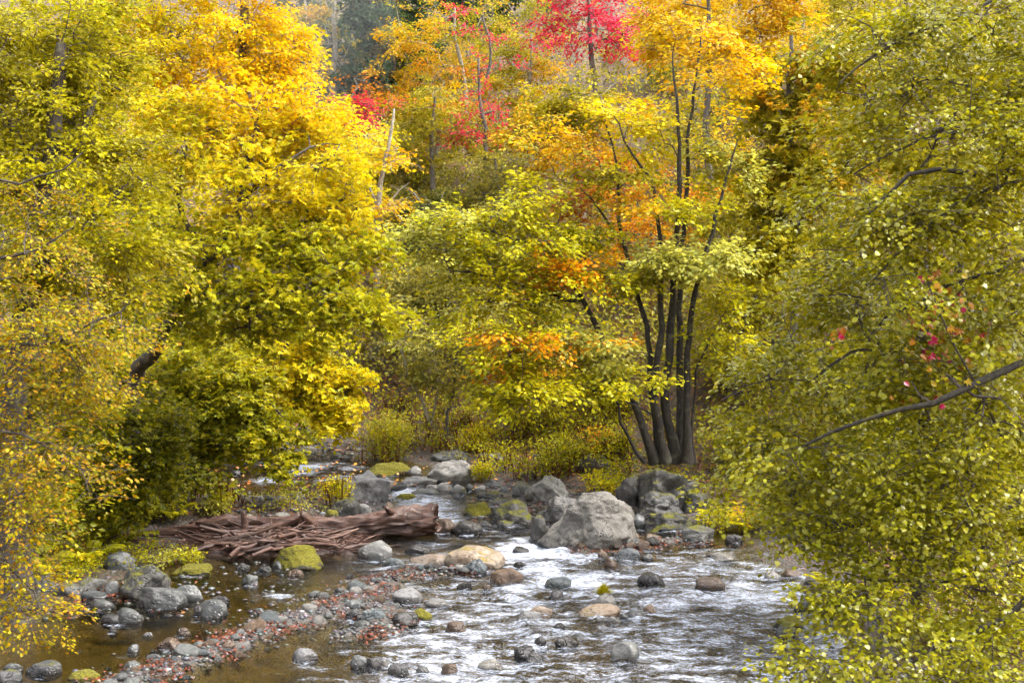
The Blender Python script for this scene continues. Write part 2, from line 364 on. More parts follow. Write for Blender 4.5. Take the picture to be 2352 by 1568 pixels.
# ================================================================== SETTING
def graded(lo, a, b, hi, fine, grow=1.22):
    c = list(np.arange(a, b + 1e-6, fine)); s = fine
    x = b
    while x < hi: s = min(s * grow, 9.0); x += s; c.append(x)
    s = fine; x = a; pre = []
    while x > lo: s = min(s * grow, 9.0); x -= s; pre.append(x)
    return np.array(pre[::-1] + c)
def grid_mesh(xs, ys, zf):
    X, Y = np.meshgrid(xs, ys); Z = zf(X, Y)
    nx = len(xs); i = np.arange(len(ys) - 1)[:, None] * nx + np.arange(nx - 1)[None]
    f = np.stack([i, i + 1, i + nx + 1, i + nx], -1).reshape(-1, 4)
    return np.stack([X, Y, Z], -1).reshape(-1, 3), f
def ground_material():
    m, t, N, L = nmat('stream_bed_and_soil')
    o = N('OutputMaterial'); p = N('BsdfPrincipled'); tc = N('TexCoord'); V = tc.outputs['Object']
    w = N('Attribute'); w.attribute_name = 'wet'
    vo = N('TexVoronoi'); vo.inputs['Scale'].default_value = 11; L(V, vo.inputs['Vector'])
    vo2 = N('TexVoronoi'); vo2.inputs['Scale'].default_value = 30; L(V, vo2.inputs['Vector'])
    n1 = noise(N, L, V, 1.3, 5); n2 = noise(N, L, V, 9, 5, 0.7)
    bed = ramp(N, L, n2, [(0.3, (0.030, 0.022, 0.002)), (0.55, (0.078, 0.057, 0.004)), (0.75, (0.13, 0.10, 0.014))])
    sep = N('SeparateColor'); L(vo.outputs['Color'], sep.inputs[0])
    sep2 = N('SeparateColor'); L(vo2.outputs['Color'], sep2.inputs[0])
    gr = ramp(N, L, sep2.outputs[0], [(0.0, (0.022, 0.019, 0.016)), (0.5, (0.05, 0.046, 0.04)), (0.8, (0.095, 0.088, 0.08)), (1.0, (0.12, 0.03, 0.012))])
    soil = ramp(N, L, n2, [(0.35, (0.035, 0.022, 0.012)), (0.6, (0.085, 0.055, 0.03)), (0.8, (0.16, 0.08, 0.03))])
    soil = mixc(N, L, ramp(N, L, sep.outputs[0], [(0.72, (0, 0, 0)), (0.76, (0.8, 0.8, 0.8))]), soil, (0.20, 0.07, 0.02))
    soil = mixc(N, L, ramp(N, L, sep.outputs[1], [(0.8, (0, 0, 0)), (0.84, (0.8, 0.8, 0.8))]), soil, (0.16, 0.13, 0.02))
    land = mixc(N, L, ramp(N, L, w.outputs['Fac'], [(0.46, (0, 0, 0)), (0.54, (1, 1, 1))]), soil, gr)
    c = mixc(N, L, ramp(N, L, w.outputs['Fac'], [(0.62, (0, 0, 0)), (0.72, (1, 1, 1))]), land, bed)
    L(c, p.inputs['Base Color']); p.inputs['Roughness'].default_value = 0.6
    b = N('Bump'); b.inputs['Distance'].default_value = 0.03; b.inputs['Strength'].default_value = 0.8
    L(mth(N, L, 'ADD', vo2.outputs['Distance'], n2), b.inputs['Height']); L(b.outputs[0], p.inputs['Normal'])
    L(p.outputs[0], o.inputs['Surface']); return m
gx = graded(-170, -11, 9, 170, 0.14); gy = graded(-40, 13, 42, 320, 0.14)
gv, gf = grid_mesh(gx, gy, ground)
mb = MB(); mb.add(gv, gf)
hh = gv[:, 2] - zw(np.minimum(gv[:, 1], 45))
wet = np.clip(0.66 - hh * 1.2, 0, 1)            # 1 in the bed, 0.66 at the water line, falling with height
go = mb.build('ground', ground_material(), smooth=True, attr={'wet': wet}); go['kind'] = 'structure'

# ---- the stream
WAKES = []
RAPIDS = [
 (640, 1100, 90, 14, .6), (780, 1098, 70, 12, .75), (865, 1112, 40, 14, .95), (620, 1062, 60, 10, .6),  # u, v, ru, rv, strength
 (930, 1135, 50, 22, 1.0), (985, 1165, 70, 26, 1.1), (1020, 1195, 60, 20, 1.0), (1140, 1225, 50, 18, .55), (1230, 1262, 110, 30, 1.25), (1330, 1282, 90, 16, .9), (1170, 1290, 40, 22, .8),
 (1250, 1305, 80, 22, 1.0), (1300, 1330, 150, 24, 1.05), (1420, 1322, 110, 18, .8), (1235, 1345, 90, 14, .9), (1160, 1355, 80, 10, .7),
 (1700, 1340, 70, 16, .9), (1720, 1372, 110, 22, 1.15), (1640, 1388, 110, 20, .75), (1660, 1440, 120, 16, .8), (1560, 1435, 90, 12, .5), (1590, 1288, 60, 8, .6), (1700, 1300, 50, 10, .55),
 (720, 1068, 80, 12, .9), (690, 1085, 60, 8, .7), (560, 1045, 60, 14, 1.0), (800, 1075, 60, 8, .6), (1000, 1250, 60, 14, .55), (1010, 1275, 90, 10, .4),
 (630, 1372, 40, 8, .7), (1500, 1490, 200, 30, .45), (1300, 1530, 250, 40, .5), (1200, 1450, 220, 40, .42), (1600, 1540, 160, 30, .62), (1450, 1500, 60, 10, .6), (1050, 1400, 120, 30, .35), (900, 1500, 200, 40, .3),
 (740, 1530, 90, 20, .35), (850, 1560, 160, 20, .42), (700, 1330, 80, 8, .35), (1450, 1370, 200, 20, .42)]
def rapid_glint_field(x, y):
    r = np.zeros(np.shape(x))
    for u, v, ru, rv, s in RAPIDS:
        c = at_water(u, v); wx = ru * mpp(c[1]); wy = max(0.25, (at_water(u, v - rv)[1] - c[1]))
        r = np.maximum(r, s * np.exp(-(((x - c[0]) / wx) ** 2 + ((y - c[1]) / wy) ** 2) * 0.8))
    for (cx_, cy_, w_, s_) in WAKES:
        m = (np.abs(x - cx_) < w_ * 3) & (np.abs(y - cy_ + .2) < .9)
        if m.any(): r[m] = np.maximum(r[m], s_ * np.exp(-(((x[m] - cx_) / (w_ * .8)) ** 2 + ((y[m] - cy_ + .10) / .22) ** 2)))
    q = np.clip((x + 3.2) / 2.0, 0, 1) * np.clip((25.5 - y) / 3, 0, 1) * (0.60 + 0.16 * fbm(xy3(x * 0.9, y * 0.5), 2, 77))  # base level of white streaks, painting sky glints on the ripples
    return np.maximum(r, q)
def water_z(x, y):
    r = np.clip(rapid_glint_field(x, y), 0, 1)
    calm = np.clip((x + 4.0) / 2.5, 0, 1) * 0.85 + 0.15
    a = (0.35 + 1.2 * r) * calm
    n = (0.022 * fbm(xy3(x, y, 2.2), 2, 31) + 0.016 * vnoise(xy3(x * 4.6, y * 6.2), 41) + 0.010 * vnoise(xy3(x * 9, y * 12), 51)) * a
    n = n + 0.05 * r * vnoise(xy3(x * 1.6, y * 1.9), 61) + 0.012 * r * vnoise(xy3(x * 14, y * 14), 67)
    return zw(y) + n
def water_material():
    m, t, N, L = nmat('stream_water')
    o = N('OutputMaterial'); tc = N('TexCoord'); V = tc.outputs['Object']
    foam_glint = N('Attribute'); foam_glint.attribute_name = 'foam'; dp = N('Attribute'); dp.attribute_name = 'depth'  # holds real foam and the painted sky glints
    mp = N('Mapping'); mp.inputs['Scale'].default_value = (1.0, 1.7, 1.0); L(V, mp.inputs[0])
    b1 = noise(N, L, mp.outputs[0], 9, 4, 0.6); b2 = noise(N, L, mp.outputs[0], 26, 3, 0.6)
    b = N('Bump'); b.inputs['Distance'].default_value = 0.045
    L(mth(N, L, 'ADD', 0.14, mth(N, L, 'MULTIPLY', foam_glint.outputs['Fac'], 1.5), True), b.inputs['Strength'])
    L(mth(N, L, 'ADD', b1, mth(N, L, 'MULTIPLY', b2, 0.45)), b.inputs['Height'])
    fr = N('Fresnel'); fr.inputs['IOR'].default_value = 1.36; L(b.outputs[0], fr.inputs['Normal'])
    gl = N('BsdfGlossy'); gl.inputs['Roughness'].default_value = 0.10; L(b.outputs[0], gl.inputs['Normal'])
    tr = N('BsdfTransparent'); L(ramp(N, L, dp.outputs['Fac'], [(0.0, (0.95, 0.93, 0.88)), (1.0, (0.62, 0.52, 0.30))]), tr.inputs['Color'])
    mx = N('MixShader'); L(fr.outputs[0], mx.inputs[0]); L(tr.outputs[0], mx.inputs[1]); L(gl.outputs[0], mx.inputs[2])
    df = N('BsdfPrincipled'); df.inputs['Base Color'].default_value = (0.68, 0.74, 0.86, 1); df.inputs['Roughness'].default_value = 0.25  # bluish white shared by foam and painted ripple glints
    L(b.outputs[0], df.inputs['Normal'])
    mp2 = N('Mapping'); mp2.inputs['Scale'].default_value = (1.0, 2.2, 1.0); mp2.inputs['Rotation'].default_value = (0, 0, 0.12); L(V, mp2.inputs[0])
    f1 = noise(N, L, mp2.outputs[0], 2.1, 8, 0.7); f2 = noise(N, L, mp2.outputs[0], 17, 6, 0.75)
    fn = mth(N, L, 'ADD', mth(N, L, 'MULTIPLY', f1, 0.55), mth(N, L, 'MULTIPLY', f2, 0.45))
    k = mth(N, L, 'ADD', mth(N, L, 'MULTIPLY', foam_glint.outputs['Fac'], 0.46), mth(N, L, 'MULTIPLY', mth(N, L, 'SUBTRACT', fn, 0.5), 2.1))
    mr = N('MapRange'); mr.inputs['From Min'].default_value = 0.22; mr.inputs['From Max'].default_value = 0.60; L(k, mr.inputs['Value'])
    m2 = N('MixShader'); L(mth(N, L, 'MULTIPLY', mr.outputs[0], 0.9), m2.inputs[0]); L(mx.outputs[0], m2.inputs[1]); L(df.outputs[0], m2.inputs[2])
    L(m2.outputs[0], o.inputs['Surface']); return m
# ================================================================== STONES
def ico(level):
    bm = bmesh.new(); bmesh.ops.create_icosphere(bm, subdivisions=level, radius=1.0)
    v = np.array([x.co[:] for x in bm.verts]); f = np.array([[q.index for q in x.verts] for x in bm.faces]); bm.free(); return v, f
ICO = {k: ico(k) for k in (1, 2, 3, 4, 5, 6)}
def stone_shape(seed, level=4, crag=0.12, cuts=5, box=0.85):
    rg = np.random.default_rng(seed); v, f = ICO[level]; v = v.copy()
    v = np.sign(v) * np.abs(v) ** box; 
    for k in range(cuts):
        n = rg.normal(size=3); n[2] = abs(n[2]) * 0.9; n /= np.linalg.norm(n); o = rg.uniform(0.62, 0.95)
        d = np.maximum(v @ n - o, 0); v -= d[:, None] * n * rg.uniform(0.82, 1.0)
    n = norm(v); off = rg.uniform(0, 90, 3)
    v = v + n * (crag * 1.1 * fbm(v * 1.1 + off, 2, seed % 50) + crag * 0.6 * fbm(v * 3.1 + off, 3, 7))[:, None]
    if crag > 0.16:
        q = fbm(v * 2.2 + off, 3, 11); v = v + n * (crag * 0.5 * (np.round(q * 3.5) / 3.5 - q))[:, None]
    if level >= 5: v = v + n * (0.018 * fbm(v * 9 + off, 3, 3))[:, None]
    return v, f
def add_stone(name, c, size, yaw, mat, seed, level, crag, cuts, label, cat='stone', group=None, lean=0.0):
    v, f = stone_shape(seed, level, crag, cuts)
    mb = MB(); mb.add(v * np.asarray(size), f)
    o = mb.build(name, ROCK[mat], smooth=True)
    o.location = [float(q) for q in c]; o.rotation_euler = (0, lean, yaw)
    return tag(o, label, cat, group)
# u, v of the foot, width, height, kind, crag, label, category
STONES = [
 (1357,1254,222,118,'r',.15,'largest pale grey craggy boulder beside the rapids, below the many-stemmed tree','boulder'),
 (1285,1205,95,62,'r',.2,'rough grey shoulder boulder behind the left of the largest boulder','boulder'),
 (1238,1248,54,66,'dm',.2,'dark mossy upright rock at the left foot of the largest boulder','boulder'),
 (1539,1178,140,102,'dm',.2,'huge dark moss-capped boulder under the roots of the many-stemmed tree','boulder'),
 (1451,1163,66,78,'dm',.24,'dark ribbed rock left of the moss-capped boulder under the tree','boulder'),
 (1518,1186,112,52,'gm',.22,'grey angular slab leaning in front of the moss-capped boulder','boulder'),
 (1539,1220,126,46,'dm',.16,'low block-shaped mossy rock at the pool right of the largest boulder','boulder'),
 (1605,1176,64,54,'dm',.2,'dark rock at the right end of the angular slab','boulder'),
 (1470,1214,34,34,'g',.12,'rounded grey rock wedged between largest boulder and block-shaped mossy rock','stone'),
 (1604,1246,86,34,'gm',.14,'low grey rock with yellow moss strip at the right water edge','boulder'),
 (1688,1246,36,22,'d',.14,'small dark rock right of the low moss-strip rock at the water edge','stone'),
 (1261,1150,90,54,'pm',.24,'slanted grey slab-topped boulder upstream of the largest boulder','boulder'),
 (1198,1140,42,32,'gm',.16,'grey rock left of the slanted slab-topped boulder','stone'),
 (1173,1205,102,52,'dm',.18,'big dark rock with moss along its left edge beside the narrow rapids','boulder'),
 (1095,1187,56,34,'y',.2,'mossy yellow-green rock left of the big dark rock in the narrows','boulder'),
 (1163,1211,54,18,'dm',.14,'flat moss-edged rock at the foot of the big dark rock','stone'),
 (1115,1212,34,16,'d',.1,'small wet black rock between two rounded wet rocks and the big dark rock','stone'),
 (1074,1225,62,30,'d',.07,'smooth glistening dark rounded rock in the rapids right of the log end','stone'),
 (1017,1222,52,30,'b',.08,'smooth brown rock with moss strip right at the log end','stone'),
 (1034,1108,106,56,'p',.2,'big flat-topped pale boulder with dark underside on the far bank','boulder'),
 (1049,1060,94,27,'g',.14,'long grey slab behind the big flat-topped pale boulder','boulder'),
 (1122,1064,64,29,'pm',.16,'grey rock right of the long slab on the far bank','boulder'),
 (952,1122,92,29,'pm',.14,'wide low mossy boulder left of the white cobbles at the narrows','boulder'),
 (888,1092,90,31,'y',.14,'wide moss-topped boulder at the upstream pool, left of a pointed grey stone','boulder'),
 (954,1092,36,23,'p',.18,'pointed pale stone left of the big flat-topped boulder','stone'),
 (912,1130,42,17,'d',.16,'low dark angular stone left of the wide low mossy boulder','stone'),
 (994,1126,30,16,'p',.08,'leftmost of the row of white rounded cobbles at the narrows','stone'),
 (1022,1126,34,18,'p',.08,'elongated white cobble, second of the row at the narrows','stone'),
 (1052,1135,34,27,'p',.09,'tallest blue-white cobble of the row at the narrows','stone'),
 (1080,1126,18,16,'a',.08,'small blue-grey cobble, second from right in the narrows row','stone'),
 (1102,1129,28,15,'p',.08,'rightmost pale cobble of the row at the narrows','stone'),
 (1066,1139,17,18,'dm',.12,'little mossy stone in front of the tallest white cobble','stone'),
 (979,1140,68,14,'g',.1,'flat wet stone in front of the white cobbles','stone'),
 (930,1144,46,12,'y',.1,'flat yellow-mossed stone breaking the water above the narrow rapids','stone'),
 (1134,1120,46,18,'g',.14,'grey flat stone above the shore, behind the narrows row','stone'),
 (1159,1132,26,13,'a',.1,'small blue-grey stone on the shore right of the narrows row','stone'),
 (1125,1144,58,16,'dm',.14,'low mossy ledge stone at the right shore of the narrows','stone'),
 (1143,1162,68,15,'gm',.14,'longer low ledge stone just above the big dark rock','stone'),
 (1218,1100,38,20,'gm',.14,'grey stone among bushes above the slanted slab-topped boulder','stone'),
 (1368,1094,76,50,'dm',.18,'dark moss-topped overhanging rock in the bushes left of the many-stemmed tree','boulder'),
 (1146,990,30,20,'p',.16,'grey rock half hidden in the yellow undergrowth far behind the stream','boulder'),
 (839,1152,104,70,'p',.16,'large pale-topped boulder on the gravel island behind the log','boulder'),
 (793,1188,62,40,'dm',.14,'dark mossy boulder between the log and the pale-topped island boulder','boulder'),
 (837,1184,36,30,'p',.1,'white stone right behind the log next to the dark mossy boulder','stone'),
 (893,1171,22,15,'t',.08,'small tan stone at the rapids behind the log','stone'),
 (717,1142,27,36,'b',.16,'upright brown rock at the left of the island shrub','stone'),
 (675,1153,46,20,'g',.12,'flat grey stone left of the upright brown rock','stone'),
 (757,1188,36,18,'y',.12,'mossy stone just behind the middle of the log','stone'),
 (646,1192,44,14,'pm',.1,'pale mossy flat stone behind the log, left of the shrub','stone'),
 (698,1010,60,30,'d',.18,'dark boulder on the far gravel shore under the yellow tree','boulder'),
 (725,1021,28,12,'g',.08,'smooth grey stone right of the dark far-shore boulder','stone'),
 (745,1027,25,13,'d',.1,'dark stone beside the smooth grey one on the far gravel shore','stone'),
 (700,1042,46,20,'p',.1,'pale rounded stone at the water edge of the far gravel shore','stone'),
 (771,1055,32,17,'g',.12,'grey stone at the right end of the far gravel shore','stone'),
 (542,1090,26,11,'d',.1,'lone dark stone in the upstream pool under the overhanging tree','stone'),
 (555,1052,60,22,'dm',.14,'mossy rock in white water behind the overhanging leaves','boulder'),
 (324,1378,112,88,'dm',.16,'large dark rough round boulder on the left shore','boulder'),
 (361,1399,118,44,'g',.08,'long smooth grey-green boulder before the dark round boulder','boulder'),
 (425,1380,80,34,'g',.1,'flat wedge of grey rock right of the long smooth boulder','stone'),
 (484,1416,64,36,'g',.07,'egg-shaped blue-grey stone in the left side channel','stone'),
 (455,1414,26,24,'d',.1,'dark stone touching the egg-shaped stone on its left','stone'),
 (502,1388,44,22,'d',.16,'dark angular stone behind the egg-shaped stone','stone'),
 (272,1309,70,42,'g',.1,'rounded grey boulder behind the short cut log','boulder'),
 (681,1309,104,52,'y',.12,'bright yellow-green moss-covered rock below the driftwood pile','boulder'),
 (289,1430,70,33,'g',.08,'rounded grey-green stone in the left channel beside a small dark one','stone'),
 (253,1433,50,20,'d',.08,'small dark stone left against the rounded grey-green one','stone'),
 (227,1400,60,23,'g',.08,'low smooth stone on the left shore behind the small dark one','stone'),
 (148,1370,72,34,'gm',.1,'mossy grey stone at the far left shore','stone'),
 (200,1359,70,34,'gm',.1,'rounded stone beneath the short cut log','stone'),
 (212,1380,58,20,'g',.08,'flat stone among red leaves under the short cut log','stone'),
 (254,1368,36,34,'g',.12,'upright stone squeezed between the dark round boulder and cut log','stone'),
 (100,1360,50,40,'gm',.12,'stone hung with ferns at the left shore','stone'),
 (92,1548,80,29,'gm',.07,'rounded streaked stone in the brown pool at bottom left','stone'),
 (27,1544,44,17,'g',.08,'smaller stone left of the streaked stone at bottom left','stone'),
 (12,1576,60,38,'gm',.1,'mossy stone in the bottom left corner','stone'),
 (190,1560,74,17,'y',.1,'flat moss-topped stone right of the streaked stone at bottom left','stone'),
 (303,1497,37,16,'g',.12,'pale purple-grey stone in the brown pool left of the gravel bar','stone'),
 (258,1452,20,16,'d',.1,'tiny dark stone in the brown pool under the rounded grey-green one','stone'),
 (557,1310,35,16,'d',.12,'dark wet stone at the left below the driftwood pile','stone'),
 (605,1316,38,19,'d',.12,'dark wet stone in the middle below the driftwood pile','stone'),
 (639,1307,34,21,'g',.09,'blue-grey stone touching the moss-covered rock on its left','stone'),
 (574,1342,42,24,'g',.14,'pale-topped stone alone in the side channel below the driftwood','stone'),
 (676,1323,40,15,'b',.1,'brownish flat stone below the moss-covered rock','stone'),
 (703,1516,68,22,'p',.12,'pale stone with flat tail in the brown water below the gravel bar','stone'),
 (421,1459,32,17,'b',.1,'reddish-brown stone in the left channel','stone'),
 (593,1409,32,14,'g',.1,'pale flat stone at the upper edge of the gravel bar','stone'),
 (522,1490,38,17,'b',.1,'brown-grey stone at the middle of the gravel bar edge','stone'),
 (386,1492,56,25,'b',.1,'cluster-topping brown stone at the left of the gravel bar','stone'),
 (352,1520,36,17,'g',.1,'grey stone below the brown one at the left of the gravel bar','stone'),
 (298,1543,48,23,'g',.12,'pale grey stone at the bottom left end of the gravel bar','stone'),
 (338,1460,26,8,'p',.1,'thin pale stone barely above the brown pool','stone'),
 (1089,1306,126,47,'tm',.08,'tan domed boulder with yellow moss rim in midstream','boulder'),
 (990,1295,94,18,'t',.06,'flat tan stone just left of the domed tan boulder','stone'),
 (1164,1342,74,39,'b',.06,'smooth rusty-brown rounded boulder in midstream','boulder'),
 (1090,1317,50,31,'a',.18,'angular blue-grey rock leaning on the domed tan boulder','stone'),
 (1055,1310,26,14,'p',.1,'white stone left of the angular blue-grey rock','stone'),
 (864,1281,76,38,'pm',.1,'pale domed stone with moss flecks under the log','boulder'),
 (861,1286,40,18,'g',.07,'small smooth stone in front of the moss-flecked dome','stone'),
 (902,1301,52,20,'a',.09,'blue-grey stone right in front of the moss-flecked dome','stone'),
 (960,1268,60,16,'d',.14,'low dark rocks edge in the current below the log end','stone'),
 (1195,1268,38,13,'d',.1,'black stone drowned in the white rapids left of the largest boulder','stone'),
 (1194,1302,34,10,'d',.1,'small dark stone in the white water above the rusty-brown boulder','stone'),
 (1498,1344,66,28,'d',.08,'dark reddish wedge-shaped wet rock right of midstream','stone'),
 (1282,1345,58,20,'a',.1,'grey stone half drowned in foam right of the rusty-brown boulder','stone'),
 (1403,1305,36,25,'b',.14,'brown stone in the water below the grey cluster right of midstream','stone'),
 (1443,1285,56,28,'a',.1,'blue-grey stone heading the cluster below the largest boulder','stone'),
 (1386,1283,26,21,'b',.12,'brown stone at the left of the grey cluster below the largest boulder','stone'),
 (1488,1285,24,16,'g',.14,'small triangular stone right of the grey cluster','stone'),
 (1304,1263,38,21,'d',.14,'black angular stone under the left front of the largest boulder','stone'),
 (1349,1251,44,26,'b',.1,'brown rounded stone at the front foot of the largest boulder','stone'),
 (1382,1248,28,18,'g',.08,'grey stone right of the brown one at the largest boulder foot','stone'),
 (1408,1233,42,23,'d',.1,'dark glossy stone leaning on the right of the largest boulder','stone'),
 (1427,1248,40,18,'a',.12,'blue slab on the leafy bar right of the largest boulder','stone'),
 (1450,1235,48,15,'t',.12,'pale tan slab at the right foot of the largest boulder','stone'),
 (1500,1236,46,9,'t',.1,'flat tan stone on the leafy bar before the block-shaped mossy rock','stone'),
 (1279,1375,32,19,'d',.14,'small dark pointed stone in the ripples right of midstream','stone'),
 (1388,1392,56,27,'p',.08,'whitish stone carrying the grass tussock','stone'),
 (1240,1415,60,19,'t',.1,'tan stone behind the white wedge in the lower midstream','stone'),
 (1213,1424,57,20,'p',.12,'white wet wedge-shaped stone in the lower midstream','stone'),
 (1378,1420,92,25,'tm',.08,'broad flat tan stone below the grass tussock','stone'),
 (1411,1430,26,13,'p',.08,'white stone at the right foot of the broad tan stone','stone'),
 (1435,1422,22,15,'g',.08,'small grey stone right of the broad tan stone','stone'),
 (1461,1419,40,18,'g',.1,'longer grey stone, second right of the broad tan stone','stone'),
 (1495,1405,32,14,'t',.1,'pinkish stone at the right end of the broad tan stone row','stone'),
 (1281,1446,30,15,'d',.14,'dark chip of stone below the white wedge','stone'),
 (1046,1448,45,20,'b',.08,'brown stone alone in the ripples right of the gravel bar','stone'),
 (931,1434,58,29,'d',.06,'smooth dark slate rounded stone at the right tip of the gravel bar','stone'),
 (971,1426,48,26,'y',.08,'stone with yellow moss cap beside the dark rounded stone','stone'),
 (938,1382,68,32,'p',.08,'palest stone at the upper right of the gravel bar','stone'),
 (857,1422,56,29,'a',.1,'grey-blue boulder on the right of the gravel bar','stone'),
 (812,1426,50,26,'d',.1,'dark stone left against the grey-blue boulder on the bar','stone'),
 (809,1400,37,23,'g',.09,'rounded stone behind the dark one on the gravel bar','stone'),
 (1005,1391,56,13,'p',.07,'pale stone just under the surface right of the gravel bar','stone'),
 (1244,1485,30,22,'d',.14,'glossy stone left of the twig-snagging stone','stone'),
 (1299,1486,52,26,'d',.16,'wet stone snagging a twig in the lower midstream','stone'),
 (1213,1515,62,28,'d',.18,'dark angular fin of rock near the bottom of the picture','stone'),
 (1437,1518,62,42,'g',.07,'wet block-like boulder with shining top near the bottom right','boulder'),
 (1128,1537,60,17,'p',.07,'white flat stone at the bottom centre','stone'),
 (1032,1543,36,19,'b',.14,'dark brown stone at the bottom, left of the white flat stone','stone'),
 (913,1550,47,26,'gm',.1,'grey stone with moss tip at the bottom below the bar','stone'),
 (971,1543,28,13,'g',.1,'small stone between two larger ones at the bottom edge','stone'),
 (825,1533,39,28,'g',.12,'left of two touching grey stones at the bottom','stone'),
 (857,1533,34,24,'d',.12,'right of two touching grey stones at the bottom','stone'),
 (881,1528,22,14,'p',.1,'pale pebble-like stone right of the two touching stones','stone'),
 (1118,1355,24,14,'b',.1,'small brown stone below the rusty-brown boulder','stone'),
 (1067,1352,36,16,'d',.12,'small dark stone left below the rusty-brown boulder','stone'),
 (1658,1282,76,11,'p',.1,'long flat pale stone awash near the right bank','stone'),
 (1634,1356,70,36,'b',.12,'sloping brown rock with green sprig in the right rapids','boulder'),
 (1869,1403,80,40,'pm',.1,'pale stone with moss patches at the right shore below the leaves','boulder'),
 (1816,1447,72,28,'y',.1,'yellow moss-domed stone near the right shore','stone'),
 (1805,1465,44,31,'gm',.08,'round grey stone in front of the yellow moss-domed one','stone'),
 (1854,1465,56,18,'pm',.1,'low pale stone right of the round grey one','stone'),
 (1775,1329,38,19,'p',.14,'pale stone at the right shore under the drooping leaves','stone'),
 (1817,1327,50,19,'b',.12,'reddish-brown stone right of it at the leafy right shore','stone'),
 (1863,1341,34,12,'d',.1,'dark flat stone by the right shore under drooping leaves','stone'),
 (1972,1564,60,31,'p',.08,'bright pale stone under leaves at the bottom right','stone'),
 (1958,1448,54,37,'y',.12,'mossy stone hidden in leaves on the right bank','stone'),
 (2024,1417,20,13,'p',.1,'small oval pale stone on the right gravel bank','stone'),
 (442,1320,96,18,'y',.12,'flat yellow-green moss cushion below the driftwood at the left shore','moss'),
 (2072,1432,44,23,'gm',.12,'grey stone on the right gravel bank beyond the small oval one','stone'),
]
for i, (u, v, w, h, kd, cr, lab, cat) in enumerate(STONES):
    c = at_ground(u, v); y = c[1]; s = mpp(y)
    rx = w * s * 0.5; dep = rx * (0.75 if w > 1.8 * h else 0.9)
    hm = h * s * 0.94
    down = 0.30 * hm + 0.06
    if stream_d(c[0], y) < .1 and c[2] < zw(y) + .05: WAKES.append((c[0], y, rx * 1.1, .4 if u < 700 else .62))
    lev = 6 if w > 180 else 5 if w > 85 else 4 if w > 40 else 3
    hz = (hm + down) * 0.5 * 1.06
    add_stone('boulder' if cat == 'boulder' else 'moss_cushion' if cat == 'moss' else 'stone', (c[0], y + dep * 0.78, c[2] + hm - hz * 0.97), (rx * 1.08, dep, hz), (random.Random(i).uniform(-.35, .35)),
              kd, 100 + i, lev, cr, 5 if cr < .09 else 11, lab, cat)

# ---- the water surface, breaking white against the stones
wx_ = np.arange(-9.5, 6.6, 0.05); wy_ = np.r_[np.arange(11, 36.0, 0.05), np.arange(36.0, 43, 0.1)]
wv, wf = grid_mesh(wx_, wy_, water_z)
dd = stream_d(wv[:, 0], wv[:, 1])
gz = groundL(wv[:, 0], wv[:, 1])
keep = (dd[wf].min(1) < 0.7) & (gz[wf].min(1) < wv[wf][:, :, 2].max(1) + 0.02)
wf = wf[keep]; used = np.zeros(len(wv), bool); used[wf] = True; idx = np.cumsum(used) - 1
wv2 = wv[used]; wf = idx[wf]
mb = MB(); mb.add(wv2, wf)
wo_ = mb.build('stream_water', water_material(), smooth=True,
               attr={'foam': rapid_glint_field(wv2[:, 0], wv2[:, 1]), 'depth': np.clip((wv2[:, 2] - gz[used]) / 0.35, 0, 1)})  # foam values include the sky glints painted on the lower stream
wo_['kind'] = 'structure'

# ---- cobbles of the gravel bars: countable, alike
rng = np.random.default_rng(5)
COB = []
for k in range(10):
    v, f = stone_shape(900 + k, 2 if k < 4 else 3, 0.10, 5)
    mb = MB(); mb.add(v, f); o = mb.build('cobble_shape', ROCK['g'], smooth=True); COB.append(o.data); bpy.data.objects.remove(o)
def in_bar(n, pts, wid, spread=1.0):
    pts = np.array(pts); wid = np.array(wid); k = rng.integers(0, len(pts) - 1, n); t = rng.random(n)
    c = pts[k] + (pts[k + 1] - pts[k]) * t[:, None]; w = wid[k] + (wid[k + 1] - wid[k]) * t
    return c + rng.normal(size=(n, 2)) * (w * 0.62 * spread)[:, None]
def cobbles(name, xy, lo, hi, label, group, kinds):
    for (x, y) in xy:
        o = bpy.data.objects.new(name, COB[rng.integers(len(COB))]); COL.objects.link(o)
        s = lo + (hi - lo) * rng.random() ** 2.2
        o.location = (x, y, max(G1(x, y), zw(y) - 0.03) + s * 0.22); o.scale = (s * rng.uniform(.9, 1.3), s * rng.uniform(.75, 1.1), s * rng.uniform(.45, .75))
        o.rotation_euler = (rng.uniform(-.3, .3), rng.uniform(-.3, .3), rng.uniform(0, 6.28))
        kd = kinds[rng.integers(len(kinds))]; o.material_slots[0].link = 'OBJECT'; o.material_slots[0].material = ROCK[kd]
        u_, v_ = pix(o.location); tn = {'g': 'grey', 'a': 'blue-grey', 'd': 'dark wet', 'p': 'pale', 'b': 'brown'}[kd]
        tag(o, ('large ' if s > lo + .6 * (hi - lo) else 'tiny ' if s < lo + .12 * (hi - lo) else '') + tn + ' ' + label + ' ' + where(u_, v_, ANCHORS), 'stone', group)
cobbles('cobble', in_bar(95, BAR, BARW), .05, .15, 'cobble on the gravel bar', 'cobbles of the long gravel bar', 'ggggadpb')
cobbles('cobble', in_bar(22, BAR2, BAR2W), .05, .11, 'cobble in the midstream row', 'cobbles below the tan boulder', 'ggapd')
cobbles('cobble', in_bar(24, BAR3, BAR3W), .05, .13, 'cobble on the boulder-foot bar', 'cobbles before the largest boulder', 'ggdbb')
isl = at_ground_many(rng.uniform(545, 720, 24), rng.uniform(1132, 1180, 24))[:, :2]
cobbles('cobble', isl, .05, .13, 'cobble on the gravel island', 'cobbles on the island', 'ggapd')
rb = at_ground_many(rng.uniform(1950, 2120, 12), rng.uniform(1385, 1450, 12))[:, :2]
